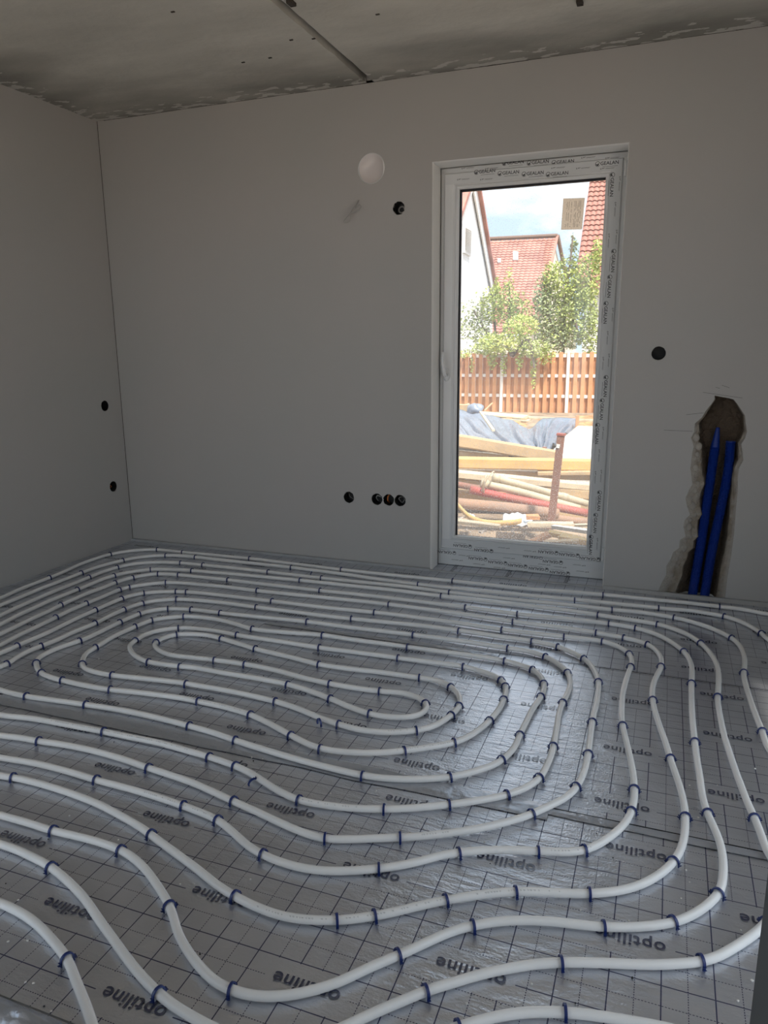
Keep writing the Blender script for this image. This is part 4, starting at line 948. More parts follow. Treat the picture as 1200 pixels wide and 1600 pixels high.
# terrain: sloping building ground with the fence line at y = 16
def gz(x, y):
    base = -0.34-0.012*max(0, y-3)
    return base+0.05*noise.noise(Vector((x*0.9, y*0.9, 0)))+0.02*noise.noise(Vector((x*4, y*4, 1)))
vs = []; fs = []; gx = [-40+i*1.6 for i in range(56)]; gy = [WT, 1.0, 1.6]+[2.2+0.35*i for i in range(45)]+[18.5+2.5*i for i in range(22)]
for y in gy:
    for x in gx: vs.append((x, y, gz(x, y)))
for j in range(len(gy)-1):
    for i in range(len(gx)-1):
        a = j*len(gx)+i; fs.append((a, a+1, a+1+len(gx), a+len(gx)))
tag(mesh('ground', vs, fs, X['soil'], None, True), 'bare brown building ground outside the terrace door', kind='structure')
gv2 = [(RX+0.36, -14, -0.45), (40, -14, -0.45), (40, WT, -0.45), (RX+0.36, WT, -0.45)]
gv2 += [(-30, -34, -0.45), (40, -34, -0.45), (40, -14, -0.45), (RX+0.36, -14, -0.45), (-30, -5.98, -0.45), (RX+0.36, -5.98, -0.45)]
tag(mesh('ground_side', gv2, [(0, 1, 2, 3), (4, 5, 6, 7), (4, 7, 9, 8)], X['sand'], None), 'pale ground beside the house', kind='structure')

# ---- fence
FY = 16.0
root = empty('fence', (at(830, 650, FY).x, FY, -0.7)); tag(root, 'orange board fence with white rails and posts behind the building ground', 'fence')
o0 = Vector(root.location)
ztop = at(830, 551.5, FY).z; zbot = at(830, 652, FY).z
zr = [at(830, 556, FY).z, at(830, 587, FY).z, at(830, 618.5, FY).z, at(830, 650, FY).z]
xp = [at(784, 600, FY).x, at(887, 600, FY).x]; PW = xp[1]-xp[0]
posts = [xp[0]+PW*i for i in range(-3, 5)]
bd = PW/9.0; bw = bd*0.53
def share(name, me, parent, loc):
    o = bpy.data.objects.new(name, me); COL.objects.link(o); o.parent = parent; o.location = loc; return o
def boxmesh(name, sx, sy, sz, m, bev=0.0):
    bm = bmesh.new(); bmesh.ops.create_cube(bm, size=1); bmesh.ops.scale(bm, vec=(sx, sy, sz), verts=bm.verts)
    if bev: bmesh.ops.bevel(bm, geom=bm.edges[:], offset=bev, segments=1, affect='EDGES')
    me = bpy.data.meshes.new(name); bm.to_mesh(me); bm.free(); me.materials.append(m); return me
bm_f = boxmesh('fence_board', bw, 0.02, ztop-zbot+0.03, X['board'], 0.004); bm_b = boxmesh('fence_board', bw*1.1, 0.02, ztop-zbot-0.02, X['board_back'], 0.004)
zc = (ztop+zbot)/2
x = posts[0]; k = 0
while x < posts[-1]:
    share('fence_board', bm_f, root, (x-o0.x, -0.035, zc-o0.z+RND.uniform(-.012, .012)))
    share('fence_board', bm_b, root, (x+bd/2-o0.x, 0.035, zc-o0.z-0.01)); x += bd
for p in posts:
    MB().box(-0.038, 0.038, -0.055, 0.03, zbot-0.35-o0.z, ztop+0.03-o0.z).build('post', X['white'], root, False, (p-o0.x, 0, 0))
for z in zr:
    MB().box(posts[0]-o0.x, posts[-1]-o0.x, -0.022, 0.022, z-0.04-o0.z, z+0.04-o0.z).build('rail', X['white'], root)

# ---- houses beyond the fence
def pantile(w, l, m, name='roof_tile', n=6):
    """one S-profile clay tile, lip at the lower end"""
    mb = MB()
    for y, dz in ((0, 0.045), (0, 0.02), (l, 0.0)):
        for i in range(n+1):
            t = i/n; mb.v.append((w*(t-0.5)*1.02, y, dz+0.045*w/0.2*math.sin(math.pi*t)**1.3))
    for r in range(2):
        for i in range(n): k = r*(n+1)+i; mb.f.append((k, k+1, k+n+2, k+n+1))
    me = bpy.data.meshes.new(name); me.from_pydata(mb.v, [], mb.f); me.update(); me.materials.append(m)
    return me
def roof_frame(origin, along, up):
    """matrix whose x runs along the eaves and y up the slope"""
    a = along.normalized(); u = up.normalized(); return Matrix((( a.x, u.x, a.cross(u).x, origin.x), (a.y, u.y, a.cross(u).y, origin.y), (a.z, u.z, a.cross(u).z, origin.z), (0, 0, 0, 1)))
# house on the right: steep tiled roof, only its left verge shows
YH = 21.0; eL = at(901, 428, YH)
hr = empty('tiled_house', (eL.x, YH, -0.8)); tag(hr, 'house behind the trees on the right, with large red roof tiles beside the sticker', 'house')
oh = Vector(hr.location)
slope = math.radians(44); upv = Vector((-0.02, math.cos(slope), math.sin(slope)))
alongv = Vector((1, 0.05, 0.0))
Mx = roof_frame(eL-oh, alongv, upv); tw, tl = 0.163, 0.262
tm = pantile(tw, tl, X['tile'])
NC, NR2 = 12, 23
for r in range(NR2):
    for c_ in range(NC):
        o = bpy.data.objects.new('roof_tile', tm); COL.objects.link(o); o.parent = hr
        o.matrix_local = Mx @ Matrix.Translation((tw*(c_+0.5), tl*(r-1), 0.0)) @ Matrix.Rotation(RND.uniform(-.012, .012), 4, 'Z')
mb = MB(); tv = [v.co.copy() for v in tm.vertices]; tf = [tuple(p.vertices) for p in tm.polygons]
for r in range(NR2):
    for c_ in range(NC, 55):
        T_ = Mx @ Matrix.Translation((tw*(c_+0.5), tl*(r-1), 0.0)); mb.add([T_ @ v for v in tv], tf)
tag(mb.build('roof_tiles', X['tile'], hr), kind='stuff')
mb = MB()
c0 = [Mx @ Vector(p) for p in ((-0.02, -tl, -0.02), (9, -tl, -0.02), (9, tl*(NR2-1), -0.02), (-0.02, tl*(NR2-1), -0.02))]
mb.add(c0+[p-Vector((0, 0, 0.25)) for p in c0], [(0, 1, 2, 3), (7, 6, 5, 4), (0, 4, 5, 1), (1, 5, 6, 2), (2, 6, 7, 3), (3, 7, 4, 0)])
mb.build('roof_deck', X['tile'], hr)
a = Mx @ Vector((0.25, 0.1, -0.2))
MB().box(a.x, a.x+8.5, 0.3, 9, 0, a.z).build('house_wall', X['render'], hr)
# house in the middle: low red roof facing us, cream gable to its right
YM = 40.0
rL = at(735, 375.5, YM+6); rR = at(871, 369, YM+6)
sl = math.radians(42)
hm = empty('red_roofed_house', (rR.x, YM, -1.5)); tag(hm, 'house in the distance with a broad red tiled roof and cream gable', 'house')
om = Vector(hm.location); upm = Vector((0.0, math.cos(sl), math.sin(sl)))
Lr = 9.2; eR = rR-upm*Lr; alm = (rR-rL).normalized(); wid = (rR-rL).length+4
Mm = roof_frame(eR-alm*wid-om, alm, upm); tw2, tl2 = 0.30, 0.262*0.95
mb = MB(); nc = int(wid/tw2); nr = int(Lr/tl2); nn = 4
for r in range(nr):
    y0, y1 = r*tl2, (r+1)*tl2
    k = len(mb.v)
    for y, dz in ((y0, 0.055), (y1, 0.01)):
        for i in range(nc*nn+1):
            t = (i % nn)/nn; q = Mm @ Vector((i*tw2/nn, y, dz+0.05*math.sin(math.pi*t))); mb.v.append(tuple(q))
    w_ = nc*nn+1
    for i in range(nc*nn): mb.f.append((k+i, k+i+1, k+w_+i+1, k+w_+i))
    if r:
        for i in range(nc*nn): mb.f.append((k-w_+i, k-w_+i+1, k+i+1, k+i))
rt = mb.build('roof_tiles', X['tile_far'], hm); tag(rt, kind='stuff')
R0 = Mm @ Vector((0, Lr, 0)); R1 = Mm @ Vector((wid, Lr, 0))
MB().tube([R0+Vector((0, 0, .03)), R1+Vector((0, 0, .03))], 0.13, 8).build('ridge', X['ridge'], hm)
eRo = eR-om; rRo = rR-om; back = Vector((0.9, 2*Lr*math.cos(sl), 0))
g = [eRo-alm*0.25, rRo-alm*0.25-Vector((0, 0, 0.1)), eRo+back*1.0-alm*0.25+Vector((0.0, 0, 0))]
gb = [Vector((g[0].x, g[0].y, 0)), Vector((g[2].x, g[2].y, 0))]
mb = MB(); mb.v = [tuple(p) for p in (gb[0], g[0], g[1], g[2], gb[1])]; mb.f = [(4, 3, 2, 1, 0)]
w0 = g[0]-alm*(wid-0.5); mb.v += [tuple(w0), (w0.x, w0.y, 0)]; mb.f.append((0, 1, 5, 6))
mb.build('gable_wall', X['cream'], hm)
MB().bar(rRo+Vector((0.02, 0, 0.02)), g[2]+Vector((0.15, 0, 0)), 0.18, 0.22).build('barge_board', X['ridge'], hm)
MB().bar(rRo, eRo, 0.14, 0.12).build('barge_board', X['tile_far'], hm)
def roofpt(u, v):
    d = ray(u, v); n = (Mm.to_3x3() @ Vector((0, 0, 1))); p0 = Mm @ Vector((0, 0, 0))+om; t = (p0-CAM).dot(n)/d.dot(n); return CAM+d*t-om
for (u0, u1, v0, v1, m, nm) in ((802, 810, 396, 409, X['slab'], 'roof_hatch'), (778, 783, 407, 413, X['slab'], 'roof_vent'), (765, 770, 400, 418, X['tile'], 'roof_light')):
    q = [roofpt(u0, v1), roofpt(u1, v1), roofpt(u1, v0), roofpt(u0, v0)]; n = (Mm.to_3x3() @ Vector((0, 0, 1)))
    mb = MB(); mb.add([p+n*0.02 for p in q]+[p+n*0.16 for p in q], [(4, 5, 6, 7), (0, 1, 5, 4), (1, 2, 6, 5), (2, 3, 7, 6), (3, 0, 4, 7)]); mb.build(nm, m, hm)
# white house on the left, gable seen at a slant
A2 = at(770, 560, 27.0); B2 = at(722, 560, 19.0)
pn = Vector(((B2-A2).y, -(B2-A2).x, 0)).normalized()
if pn.dot(CAM-A2) < 0: pn = -pn
def gp(u, v): d = ray(u, v); t = (A2-CAM).dot(pn)/d.dot(pn); return CAM+d*t
hl = empty('white_house', (A2.x, A2.y, -1.0)); tag(hl, 'tall white gabled house at the left edge of the glass', 'house'); ol = Vector(hl.location)
apex, eaR, eaL = gp(735.6, 269), gp(770.5, 462), gp(702, 365)
def grd(p): return Vector((p.x, p.y, -1.0))
gpoly = [grd(eaL), eaL, apex, eaR, grd(eaR)]
dep = -pn*8.0
mb = MB(); mb.v = [tuple(p-ol) for p in gpoly]+[tuple(p+dep-ol) for p in gpoly]; mb.f = [(0, 1, 2, 3, 4), (9, 8, 7, 6, 5), (0, 5, 6, 1), (4, 3, 8, 9)]
mb.build('gable_wall', X['render'], hl)
for a_, b_ in ((apex, eaR), (apex, eaL)):
    d_ = (b_-a_).normalized(); nrm = d_.cross(pn).normalized()
    if nrm.z < 0: nrm = -nrm
    p0 = a_-d_*0.0; p1 = b_+d_*0.3; q = [p0+pn*0.22, p1+pn*0.22, p1+dep, p0+dep]
    mb = MB(); mb.v = [tuple(p+nrm*0.02-ol) for p in q]+[tuple(p+nrm*0.16-ol) for p in q]; mb.f = [(0, 1, 2, 3), (7, 6, 5, 4), (0, 4, 5, 1), (1, 5, 6, 2), (2, 6, 7, 3), (3, 7, 4, 0)]
    mb.build('roof_slope', X['tile'], hl)
    L_ = (p1-p0).length; ns = 16
    for i in range(ns):                     # white verge slabs, one by one
        s0 = p0+(p1-p0)*(i/ns); s1 = p0+(p1-p0)*((i+0.96)/ns)
        mb = MB(); wv = 0.42
        qq = [s0+pn*0.05, s1+pn*0.05, s1+pn*0.05-nrm*wv, s0+pn*0.05-nrm*wv]
        mb.v = [tuple(p-ol) for p in qq]+[tuple(p+pn*0.05-ol) for p in qq]; mb.f = [(3, 2, 1, 0), (4, 5, 6, 7), (0, 1, 5, 4), (1, 2, 6, 5), (2, 3, 7, 6), (3, 0, 4, 7)]
        mb.build('verge_slab', X['white'], hl)
for wq in (((723.2, 350.6), (734, 356.7), (733, 400.7), (722.4, 394.6)), ((747, 459), (755.5, 462.5), (755, 498), (746.5, 494))):
    q = [gp(*p) for p in wq]
    mb = MB(); mb.v = [tuple(p+pn*0.01-ol) for p in q]+[tuple(p+pn*0.07-ol) for p in q]; mb.f = [(3, 2, 1, 0), (4, 5, 6, 7), (0, 1, 5, 4), (1, 2, 6, 5), (2, 3, 7, 6), (3, 0, 4, 7)]
    wf = mb.build('window', X['white'], hl)
    mb = MB(); c_ = sum(q, Vector())/4
    qi = [c_+(p-c_)*0.82 for p in q]; nl = 14
    for i in range(nl):
        t0, t1 = i/nl, (i+0.8)/nl
        l0, l1 = qi[0].lerp(qi[3], t0), qi[0].lerp(qi[3], t1); r0, r1 = qi[1].lerp(qi[2], t0), qi[1].lerp(qi[2], t1)
        mb.add([l0+pn*0.075-ol, r0+pn*0.075-ol, r1+pn*0.10-ol, l1+pn*0.10-ol], [(0, 1, 2, 3)])
    sh = mb.build('shutter', X['slab'], wf); sh['kind'] = 'stuff'

# ---- trees: trunk, branches and a crown of single leaves
def tree(name, label, y, clusters, stems, leaf_mats, leaf, seed, group=None, base=None):
    r2 = random.Random(seed)
    b = at(stems[0][0][0], stems[0][0][1], y) if base is None else base
    root = empty(name, (b.x, y, min(b.z, gz(b.x, y)))); tag(root, label, 'tree' if 'vine' not in name else 'climber', group); o0 = Vector(root.location)
    mb = MB()
    for st in stems:
        pts = [at(u, v, y+r2.uniform(-.15, .15))-o0 for u, v in st]; c = catmull(pts, 0.2); n = len(c)
        mb.tube(c, [0.05*(1-0.75*i/n)+0.008 for i in range(n)], 5)
    mb.build('branches', X['bark'], root)
    sets = [MB() for _ in leaf_mats]
    for (u, v, ru, rv, n, mi) in clusters:
        c = at(u, v, y); s = px_size(c)
        for _ in range(int(n*1.5)):
            while True:
                d = Vector((r2.uniform(-1, 1), r2.uniform(-1, 1), r2.uniform(-1, 1)))
                if d.length < 1: break
            p = c+Vector((d.x*ru*s, d.y*min(ru, 40)*s*0.9, d.z*rv*s))-o0
            a = Vector((r2.uniform(-1, 1), r2.uniform(-1, 1), r2.uniform(-.7, .7))).normalized(); w = a.cross(Vector((r2.uniform(-1, 1), r2.uniform(-1, 1), r2.uniform(-1, 1)))).normalized()
            L = leaf*r2.uniform(.7, 1.35)
            k = mi if r2.random() < 0.75 else r2.randrange(len(leaf_mats))
            sets[k].add([p-a*L*0.5, p+w*L*0.3+a*L*0.02, p+a*L*0.5, p-w*L*0.3+a*L*0.02], [(0, 1, 2), (0, 2, 3)])
    for mb, m in zip(sets, leaf_mats):
        if mb.v: tag(mb.build('leaves', m, root), kind='stuff')
    return root
LM = [X['leaf_y'], X['leaf_g'], X['leaf_d']]
tree('young_tree', 'pale green young tree in front of the white house, left behind the fence', 18.0,
     [(770, 475, 20, 30, 420, 0), (790, 478, 22, 36, 560, 1), (752, 500, 18, 30, 260, 2), (735, 515, 14, 26, 110, 2), (795, 440, 8, 22, 70, 0), (776, 450, 6, 18, 60, 0), (812, 490, 20, 34, 420, 1), (742, 480, 14, 22, 60, 2), (724, 500, 8, 30, 60, 0), (760, 530, 24, 18, 200, 1)],
     [[(778, 600), (776, 540), (772, 500), (770, 455)], [(776, 545), (755, 510), (740, 485)], [(776, 540), (795, 500), (796, 440)]], LM, 0.080, 11)
tree('bushy_tree', 'large bushy green tree behind the fence on the right, reaching up to the roof', 18.6,
     [(862, 500, 34, 44, 1300, 2), (900, 490, 34, 50, 1400, 1), (880, 440, 26, 34, 650, 0), (915, 440, 24, 44, 800, 0), (925, 520, 20, 40, 500, 1), (858, 436, 14, 26, 260, 1), (896, 405, 9, 30, 130, 2), (895, 380, 4, 16, 26, 2), (879, 408, 4, 14, 24, 2), (847, 465, 16, 34, 380, 2), (933, 400, 10, 30, 220, 0), (872, 530, 40, 20, 600, 2), (905, 470, 14, 20, 240, 0)],
     [[(880, 620), (880, 540), (884, 470), (892, 400), (895, 368)], [(880, 545), (855, 490), (850, 440)], [(881, 530), (910, 470), (922, 420)]], LM, 0.088, 12)
tree('fence_vine', 'yellow green climber hanging down over the orange fence', 15.75,
     [(790, 535, 44, 16, 900, 0), (815, 510, 30, 18, 560, 0), (760, 545, 26, 10, 260, 1), (835, 545, 26, 14, 420, 1), (770, 560, 9, 20, 110, 0), (787, 566, 6, 22, 80, 0), (812, 562, 7, 16, 70, 0), (834, 575, 5, 34, 120, 0), (850, 556, 8, 16, 90, 0), (863, 552, 6, 16, 40, 0), (727, 552, 12, 8, 60, 0), (738, 570, 4, 14, 16, 0)],
     [[(800, 556), (790, 535), (770, 540)], [(800, 556), (825, 530), (835, 575)]], LM, 0.070, 13, base=at(800, 640, 15.75))

# ---- earth mound, pallets, timber edge and tarpaulin
def grid_surface(name, fn, nu, nv, m, parent=None, thick=0.0):
    vs = [fn(i/nu, j/nv) for j in range(nv+1) for i in range(nu+1)]
    fs = [(j*(nu+1)+i, j*(nu+1)+i+1, (j+1)*(nu+1)+i+1, (j+1)*(nu+1)+i) for j in range(nv) for i in range(nu)]
    o = mesh(name, vs, fs, m, parent, True)
    if thick:
        md = o.modifiers.new('thick', 'SOLIDIFY'); md.thickness = thick
    return o
def poly(pts, t):
    t = max(0, min(1, t))
    for i in range(len(pts)-1):
        if pts[i][0] <= t <= pts[i+1][0]:
            f = (t-pts[i][0])/(pts[i+1][0]-pts[i][0]); return tuple(pts[i][k]+(pts[i+1][k]-pts[i][k])*f for k in range(1, len(pts[0])))
    return pts[-1][1:]
def mound(s, t):
    u = 690+(960-690)*s
    top = poly([(0, 652), (.1, 642), (.2, 645), (.35, 652), (.48, 660), (.55, 668), (.62, 660), (.8, 652), (1, 650)], s)[0]
    y = 11.2+2.8*t
    tz = at(u, top, 12.4).z-0.03
    p = at(u, 650, y); zz = gz(p.x, y)+(tz-gz(p.x, y))*math.sin(math.pi*min(1, max(0, t*0.95+0.03)))**0.6
    return (p.x, y, zz+0.05*noise.noise(Vector((p.x*3, y*3, 2)))+0.03*noise.noise(Vector((p.x*9, y*9, 3))))
tag(grid_surface('earth_mound', mound, 60, 16, X['dirt']), 'heap of reddish brown earth in front of the orange fence', 'earth heap')
TOP = [(0, 715, 641, 10.6), (.08, 724, 644, 10.6), (.16, 735, 646, 10.6), (.24, 752, 647, 10.5), (.36, 778, 653, 10.4), (.46, 800, 659, 10.2), (.53, 812, 667, 9.9), (.58, 826, 671, 9.7), (.64, 834, 667, 9.9), (.72, 848, 657, 10.3), (.80, 862, 654.5, 10.4), (1, 899, 655.5, 10.4)]
BOT = [(0, 706, 690, 6.8), (.2, 740, 696, 6.7), (.4, 788, 703, 6.6), (.6, 838, 708, 6.5), (.75, 852, 706, 6.6), (.85, 868, 698, 7.1), (1, 899, 668, 9.3)]
def tarp(s, t):
    a = poly(TOP, s); c = poly(BOT, s); u = a[0]+(c[0]-a[0])*t; v = a[1]+(c[1]-a[1])*t+2.5*math.sin(math.pi*t)*math.sin(s*9); y = a[2]+(c[2]-a[2])*t
    p = at(u, v, y)
    sg = 0.62+(s-0.62)*(1+1.3*t)+0.05*noise.noise(Vector((s*4, t*3, 1)))
    fold = 0.05*math.sin(sg*30)*min(1, t*3+0.15)+0.03*math.sin(sg*57+2)*min(1, t*5+0.1)
    fold += 0.05*noise.noise(Vector((s*9, t*4, 5)))
    return (p.x, p.y-fold*0.5, p.z+fold*0.75+0.02)
tp = grid_surface('tarpaulin', tarp, 170, 40, X['tarp'], None, 0.006); tag(tp, 'blue grey tarpaulin draped in folds over the earth heap', 'tarpaulin')
def bunch(s, t):
    a = 2*math.pi*s; ph = math.pi*(t-0.5); c = at(742, 640, 10.55); r = 0.13*(1+0.35*noise.noise(Vector((math.cos(a)*1.6, math.sin(a)*1.6, t*3))))
    return (c.x+1.3*r*math.cos(a)*math.cos(ph), c.y+r*math.sin(a)*math.cos(ph), c.z+0.75*r*math.sin(ph)+0.02*math.sin(a*3))
b_ = grid_surface('gathered_corner', bunch, 20, 12, X['tarp'], tp)
def thing_bar(name, label, cat, a, b, w, h, m, group=None, bev=0.006, jit=0.0):
    """a straight baulk between two pixels-at-depth, with softened, slightly wavy edges"""
    A = at(a[0], a[1], a[2]); B = at(b[0], b[1], b[2]); d = (B-A).normalized(); sd = d.cross(Vector((0, 0, 1))).normalized(); u = sd.cross(d)
    n = 14; mb = MB(); L = (B-A).length; c = min(w, h)*0.12
    prof = [(-w/2+c, -h/2), (w/2-c, -h/2), (w/2, -h/2+c), (w/2, h/2-c), (w/2-c, h/2), (-w/2+c, h/2), (-w/2, h/2-c), (-w/2, -h/2+c)]
    o0 = (A+B)/2; sdd = RND.uniform(0, 50)
    for i in range(n+1):
        p = A+d*(L*i/n)-o0
        wv = jit*noise.noise(Vector((i*0.35, sdd, 0)))
        for x_, z_ in prof: mb.v.append(tuple(p+sd*x_+u*(z_*(1+0.5*wv)+wv*h)))
    for i in range(n):
        for k in range(8): mb.f.append((i*8+k, i*8+(k+1) % 8, (i+1)*8+(k+1) % 8, (i+1)*8+k))
    mb.f += [tuple(range(7, -1, -1)), tuple(n*8+k for k in range(8))]
    o = mb.build(name, m, None, False, o0); tag(o, label, cat, group); return o
def thing_tube(name, label, cat, pts, r, m, group=None, n=12, collar=None):
    P = [at(*p) for p in pts]; o0 = sum(P, Vector())/len(P); c = catmull([p-o0 for p in P], 0.1)
    root = MB().tube(c, r, n).build(name, m, None, True, o0); tag(root, label, cat, group)
    if collar:
        for f in collar:
            i = int(f*(len(c)-2)); d = (c[i+1]-c[i]).normalized(); MB().tube([c[i]-d*0.03, c[i]+d*0.03], r*1.22, n).build('collar', m, root, True)
    return root
thing_bar('edge_board', 'pale board edging the top of the tarpaulin below the fence', 'board', (826, 652.5, 11.0), (960, 659, 11.0), 0.05, 0.05, X['timber_p'])
thing_bar('wooden_stake', 'short orange brown stake at the corner of the pale slab', 'stake', (901.5, 668, 9.2), (902.5, 649, 9.2), 0.075, 0.05, X['board'])
thing_bar('wooden_stake', 'rusty stub sticking up behind the lumber, in front of tarpaulin', 'stake', (849, 712, 6.0), (851, 698.5, 6.0), 0.075, 0.05, X['rust'])
thing_bar('thin_batten', 'thin pale batten lying across the tarpaulin', 'batten', (751, 644, 9.9), (771, 672.5, 8.3), 0.05, 0.035, X['timber_p'])
thing_bar('thin_batten', 'brown stick leaning against the fence above the tarpaulin', 'batten', (757, 642, 12.0), (769, 630, 13.0), 0.03, 0.03, X['timber'])
pl = empty('pallet', at(790, 652, 11.3)); tag(pl, 'weathered wooden pallet lying on the earth behind the tarpaulin', 'pallet')
for (u0, u1, v, y) in ((748, 822, 645.5, 11.1), (752, 830, 650, 11.0)):
    A = at(u0, v, y)-Vector(pl.location); B = at(u1, v+6, y)-Vector(pl.location); MB().bar(A, B, 0.6, 0.025).build('deck_board', X['timber_p'], pl)
for u in (756, 778, 800, 822):
    A = at(u, 648+(u-756)*0.09, 11.05)-Vector(pl.location); MB().box(A.x-.05, A.x+.05, A.y-.3, A.y+.3, A.z-.05, A.z+.03).build('block', X['timber'], pl)
br = empty('brick_rubble', at(727, 638, 11.3)); tag(br, 'few broken blocks and sticks at the left end of the earth heap', 'rubble')
for (u, v, s) in ((722, 637, .13), (730, 640, .1), (716, 641, .12)):
    A = at(u, v, 11.3)-Vector(br.location); MB().box(A.x-s, A.x+s, A.y-s, A.y+s, A.z-s*.6, A.z+s*.5).build('block', X['timber'], br)
MB().bar(at(719, 640, 11.2)-Vector(br.location), at(733, 631, 11.4)-Vector(br.location), 0.03, 0.03).build('stick', X['timber_p'], br)

# pale concrete slab on the right
sl_px = [(855, 715), (880, 684), (903, 665.5), (985, 667), (985, 722)]
zs = -0.02
q = [flr(u, v, zs) for u, v in sl_px]
mb = MB(); n = len(q); mb.v = [tuple(p) for p in q]+[(p.x, p.y, -0.5) for p in q]; mb.f = [tuple(range(n-1, -1, -1)), tuple(range(n, 2*n))]+[(i, (i+1) % n, n+(i+1) % n, n+i) for i in range(n)]
tag(mb.build('concrete_platform', X['slab']), 'pale flat concrete slab to the right of the tarpaulin', 'slab')

# ---- stack of lumber
GL = 'lumber in the stack outside the door'
thing_bar('timber_baulk', 'thick weathered baulk on top of the lumber stack, sloping down right', 'timber', (690, 684, 3.5), (868, 713, 4.15), 0.16, 0.13, X['timber'], GL, jit=0.06)
thing_bar('timber_beam', 'long yellow squared beam lying level across the lumber stack', 'timber', (680, 722, 3.1), (960, 727, 3.6), 0.12, 0.11, X['timber_y'], GL, jit=0.02)
thing_bar('timber_beam', 'pale beam just under the yellow beam in the lumber stack', 'timber', (690, 736, 3.3), (960, 745, 3.6), 0.14, 0.07, X['timber_p'], GL, jit=0.04)
thing_bar('timber_beam', 'broad pale plank in the middle of the stack, sloping to lower right', 'timber', (690, 738, 2.7), (960, 764, 3.3), 0.16, 0.06, X['timber_p'], GL, jit=0.05)
thing_bar('timber_beam', 'brown plank under the broad pale plank in the stack', 'timber', (690, 750, 2.75), (960, 775, 3.3), 0.18, 0.09, X['timber'], GL, jit=0.05)
thing_bar('timber_plank', 'thin plank end showing right of the red post, below yellow beam', 'timber', (840, 739, 3.35), (965, 738, 3.5), 0.12, 0.035, X['timber'], GL)
thing_bar('timber_plank', 'weathered plank showing left between thick baulk and yellow beam', 'timber', (680, 704, 3.5), (790, 714, 4.0), 0.14, 0.05, X['timber_p'], GL)
thing_bar('timber_plank', 'dark bottom plank of the lumber stack behind the steel props', 'timber', (690, 772, 3.0), (960, 800, 3.3), 0.3, 0.16, X['timber'], GL)
# ---- steel props
GP = 'steel props lying on the lumber'
thing_tube('steel_prop', 'pale beige steel prop, uppermost of the lying tubes', 'prop', [(775, 747, 2.45), (845, 766, 2.6), (918, 787, 2.8)], 0.030, X['beige'], GP, collar=(0.02, 0.98))
thing_tube('steel_prop', 'dull beige steel prop below the uppermost one, ending behind the post', 'prop', [(757, 756, 2.4), (810, 768, 2.5), (905, 795, 2.72)], 0.034, X['beige'], GP, collar=(0.02,))
thing_tube('steel_prop', 'bright red steel prop lying in the middle of the tubes', 'prop', [(735, 765, 2.3), (800, 779, 2.45), (918, 802, 2.7)], 0.036, X['red'], GP)
thing_tube('steel_prop', 'rusty tube left above the red prop', 'prop', [(690, 753, 2.5), (775, 768, 2.55)], 0.030, X['rust'], GP)
thing_tube('steel_prop', 'thick brown tube lying lowest at the left', 'prop', [(690, 784, 2.15), (790, 793, 2.25), (872, 803, 2.4)], 0.046, X['brownpipe'], GP)
thing_tube('steel_prop', 'brownish red tube right of the upright post, below the red prop', 'prop', [(800, 801, 2.42), (918, 816, 2.6)], 0.032, X['brownpipe'], GP)
# upright red post
pa, pb_ = at(860, 826, 2.0), at(877, 678, 2.0)
po = empty('steel_post', pa); tag(po, 'upright rusty red post standing in front of the lumber stack', 'post')
MB().bar(Vector(), pb_-pa, 0.055, 0.05, Vector((0, 1, 0))).build('shaft', X['rust'], po)
MB().bar((pb_-pa)*0.985, (pb_-pa)*1.0+Vector((0, 0, 0.004)), 0.066, 0.06, Vector((0, 1, 0))).build('cap', X['red'], po)
la, lb = at(871.5, 700, 1.97), at(872.5, 694, 1.97)
MB().bar(la-pa, lb-pa, 0.026, 0.004, Vector((0, 1, 0))).build('label', X['label'], po)
# tying wire, bent lath, white foil, sand, rubble
def loop(pts): return [at(*p) for p in pts]
for nm, lab, pts in (('tie_strap', 'pale tying strap looped round the steel props at the left', [(756, 770, 2.3), (757, 757, 2.25), (763, 745, 2.25), (771, 737, 2.3), (772, 739, 2.4)]),
                     ('tie_strap', 'second pale strap hooked over the end of the beige prop', [(754, 768, 2.32), (755, 754, 2.27), (759, 745, 2.28), (761, 742, 2.34)])):
    P = loop(pts); o0 = P[0]; c = catmull([p-o0 for p in P], 0.01); tag(MB().tube(c, 0.006, 6).build(nm, X['timber_p'], None, True, o0), lab, 'strap')
P = loop([(700, 770, 1.9), (718, 793, 1.85), (737, 810, 1.8), (763, 817, 1.8), (800, 816.5, 1.9), (815, 814, 2.0)]); o0 = P[2]
mb = MB(); c = catmull([p-o0 for p in P], 0.03)
for i, p in enumerate(c): mb.v += [tuple(p+Vector((0, 0, 0.022))), tuple(p-Vector((0, 0, 0.022))), tuple(p+Vector((0.0, 0.012, -0.022))), tuple(p+Vector((0.0, 0.012, 0.022)))]
for i in range(len(c)-1):
    for k in range(4): mb.f.append((i*4+k, i*4+(k+1) % 4, (i+1)*4+(k+1) % 4, (i+1)*4+k))
tag(mb.build('bent_lath', X['timber_y'], None, True, o0), 'bent yellow lath bowing along the ground in front of the tubes', 'lath')
def foil(s, t):
    u = 786+46*s; v = 809+5*s+(6+6*math.sin(s*3))*(t-0.5)*1.6; p = at(u, v, 1.95+0.25*(1-t)); return (p.x, p.y, p.z+0.015*noise.noise(Vector((s*7, t*4, 0))))
tag(grid_surface('foil_scrap', foil, 24, 8, X['foil'], None, 0.003), 'scrap of white foil lying below the tubes', 'foil')
def foil2(s, t):
    u = 728+14*s; v = 803+5*s+5*(t-0.5); p = at(u, v, 1.9+0.2*(1-t)); return (p.x, p.y, p.z+0.02*noise.noise(Vector((s*7, t*4, 3))))
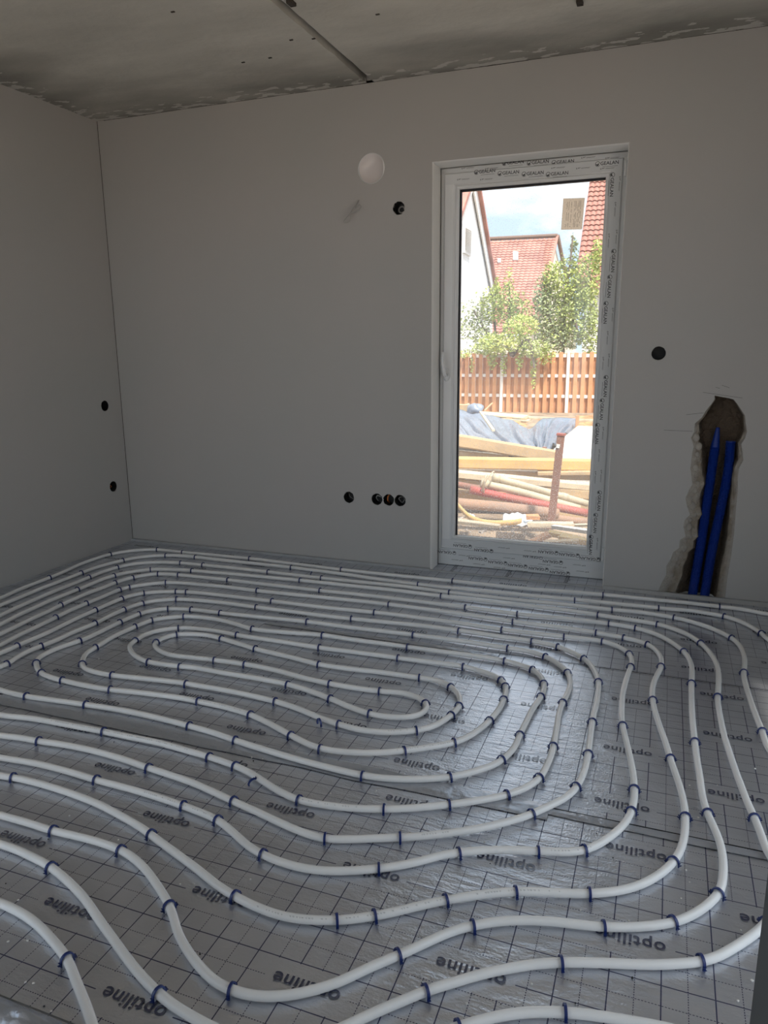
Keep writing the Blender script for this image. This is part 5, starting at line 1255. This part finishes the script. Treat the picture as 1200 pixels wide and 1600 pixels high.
tag(grid_surface('foil_scrap', foil2, 12, 6, X['foil'], None, 0.003), 'small white foil scrap near the bent lath at the left', 'foil')
def sand(s, t):
    x0 = at(680, 830, 1.1).x; x1 = at(812, 830, 1.1).x; x = x0+(x1-x0)*s; y = 0.75+1.3*t
    h = 0.16*math.sin(math.pi*min(1, t*0.9+0.1))**0.8*(1-max(0, s-0.45)/0.55)**0.8
    return (x, y, -0.35+h+0.012*noise.noise(Vector((x*8, y*8, 0))))
tag(grid_surface('sand_heap', sand, 30, 20, X['sand']), 'low heap of pale sand just outside the glass at the left', 'sand heap')
r2 = random.Random(31)
GW = 'wood offcuts on the ground outside'
for k, (u, v, y, L, ang, m, lab) in enumerate(((860, 819, 1.75, .34, .12, 'timber_p', 'pale board offcut lying at the foot of the red post'), (894, 827, 1.7, .30, -.1, 'slab', 'grey board offcut right of the red post'), (916, 822, 1.8, .24, .2, 'timber_p', 'pale offcut at the right edge of glass, above the splinters'),
        (843, 842, 1.2, .22, 1.0, 'board', 'orange offcut standing on edge near the bottom right of the glass'), (885, 838, 1.35, .26, -.35, 'timber_y', 'yellow offcut, topmost of the splintered pile at bottom right'), (905, 845, 1.25, .28, -.15, 'timber_y', 'broad yellow splinter at the bottom right corner of glass'), (878, 848, 1.15, .24, .3, 'timber', 'brown splinter in front of the yellow offcuts'),
        (742, 818, 1.7, .4, -.1, 'timber_p', 'thin pale lath beside the bent yellow lath'), (832, 808, 2.0, .1, 0.2, 'board', 'orange block above the right end of the white foil'))):
    p = at(u, v, y); mb = MB(); d = Vector((math.cos(ang), math.sin(ang)*0.6, math.sin(ang)*0.25)); mb.bar(-d*L/2, d*L/2, 0.06, 0.03)
    for i in range(8): mb.v[i] = tuple(Vector(mb.v[i])+Vector((r2.uniform(-.012, .012), r2.uniform(-.01, .01), r2.uniform(-.006, .006))))
    o = mb.build('wood_offcut', X[m], None, False, p); tag(o, lab, 'offcut', GW)
mb = MB()
for _ in range(420):
    u = r2.uniform(700, 925); y = r2.uniform(0.95, 2.6)
    if u < 818 and y < 2.15: continue
    p = at(u, 820, y); s = r2.uniform(0.008, 0.035); z = gz(p.x, y)+0.01
    v8 = [Vector((r2.uniform(-1, 1), r2.uniform(-1, 1), r2.uniform(-.4, .6)))*s for _ in range(4)]
    mb.add([q+Vector((p.x, y, z)) for q in v8], [(0, 1, 2), (0, 2, 3), (0, 3, 1), (1, 3, 2)])
tag(mb.build('ground_rubble', mat('rubble', (0.30, 0.27, 0.25), 0.95, var=0.5, scale=9), None), 'loose grey stones and splinters on the ground outside', 'rubble', kind='stuff')
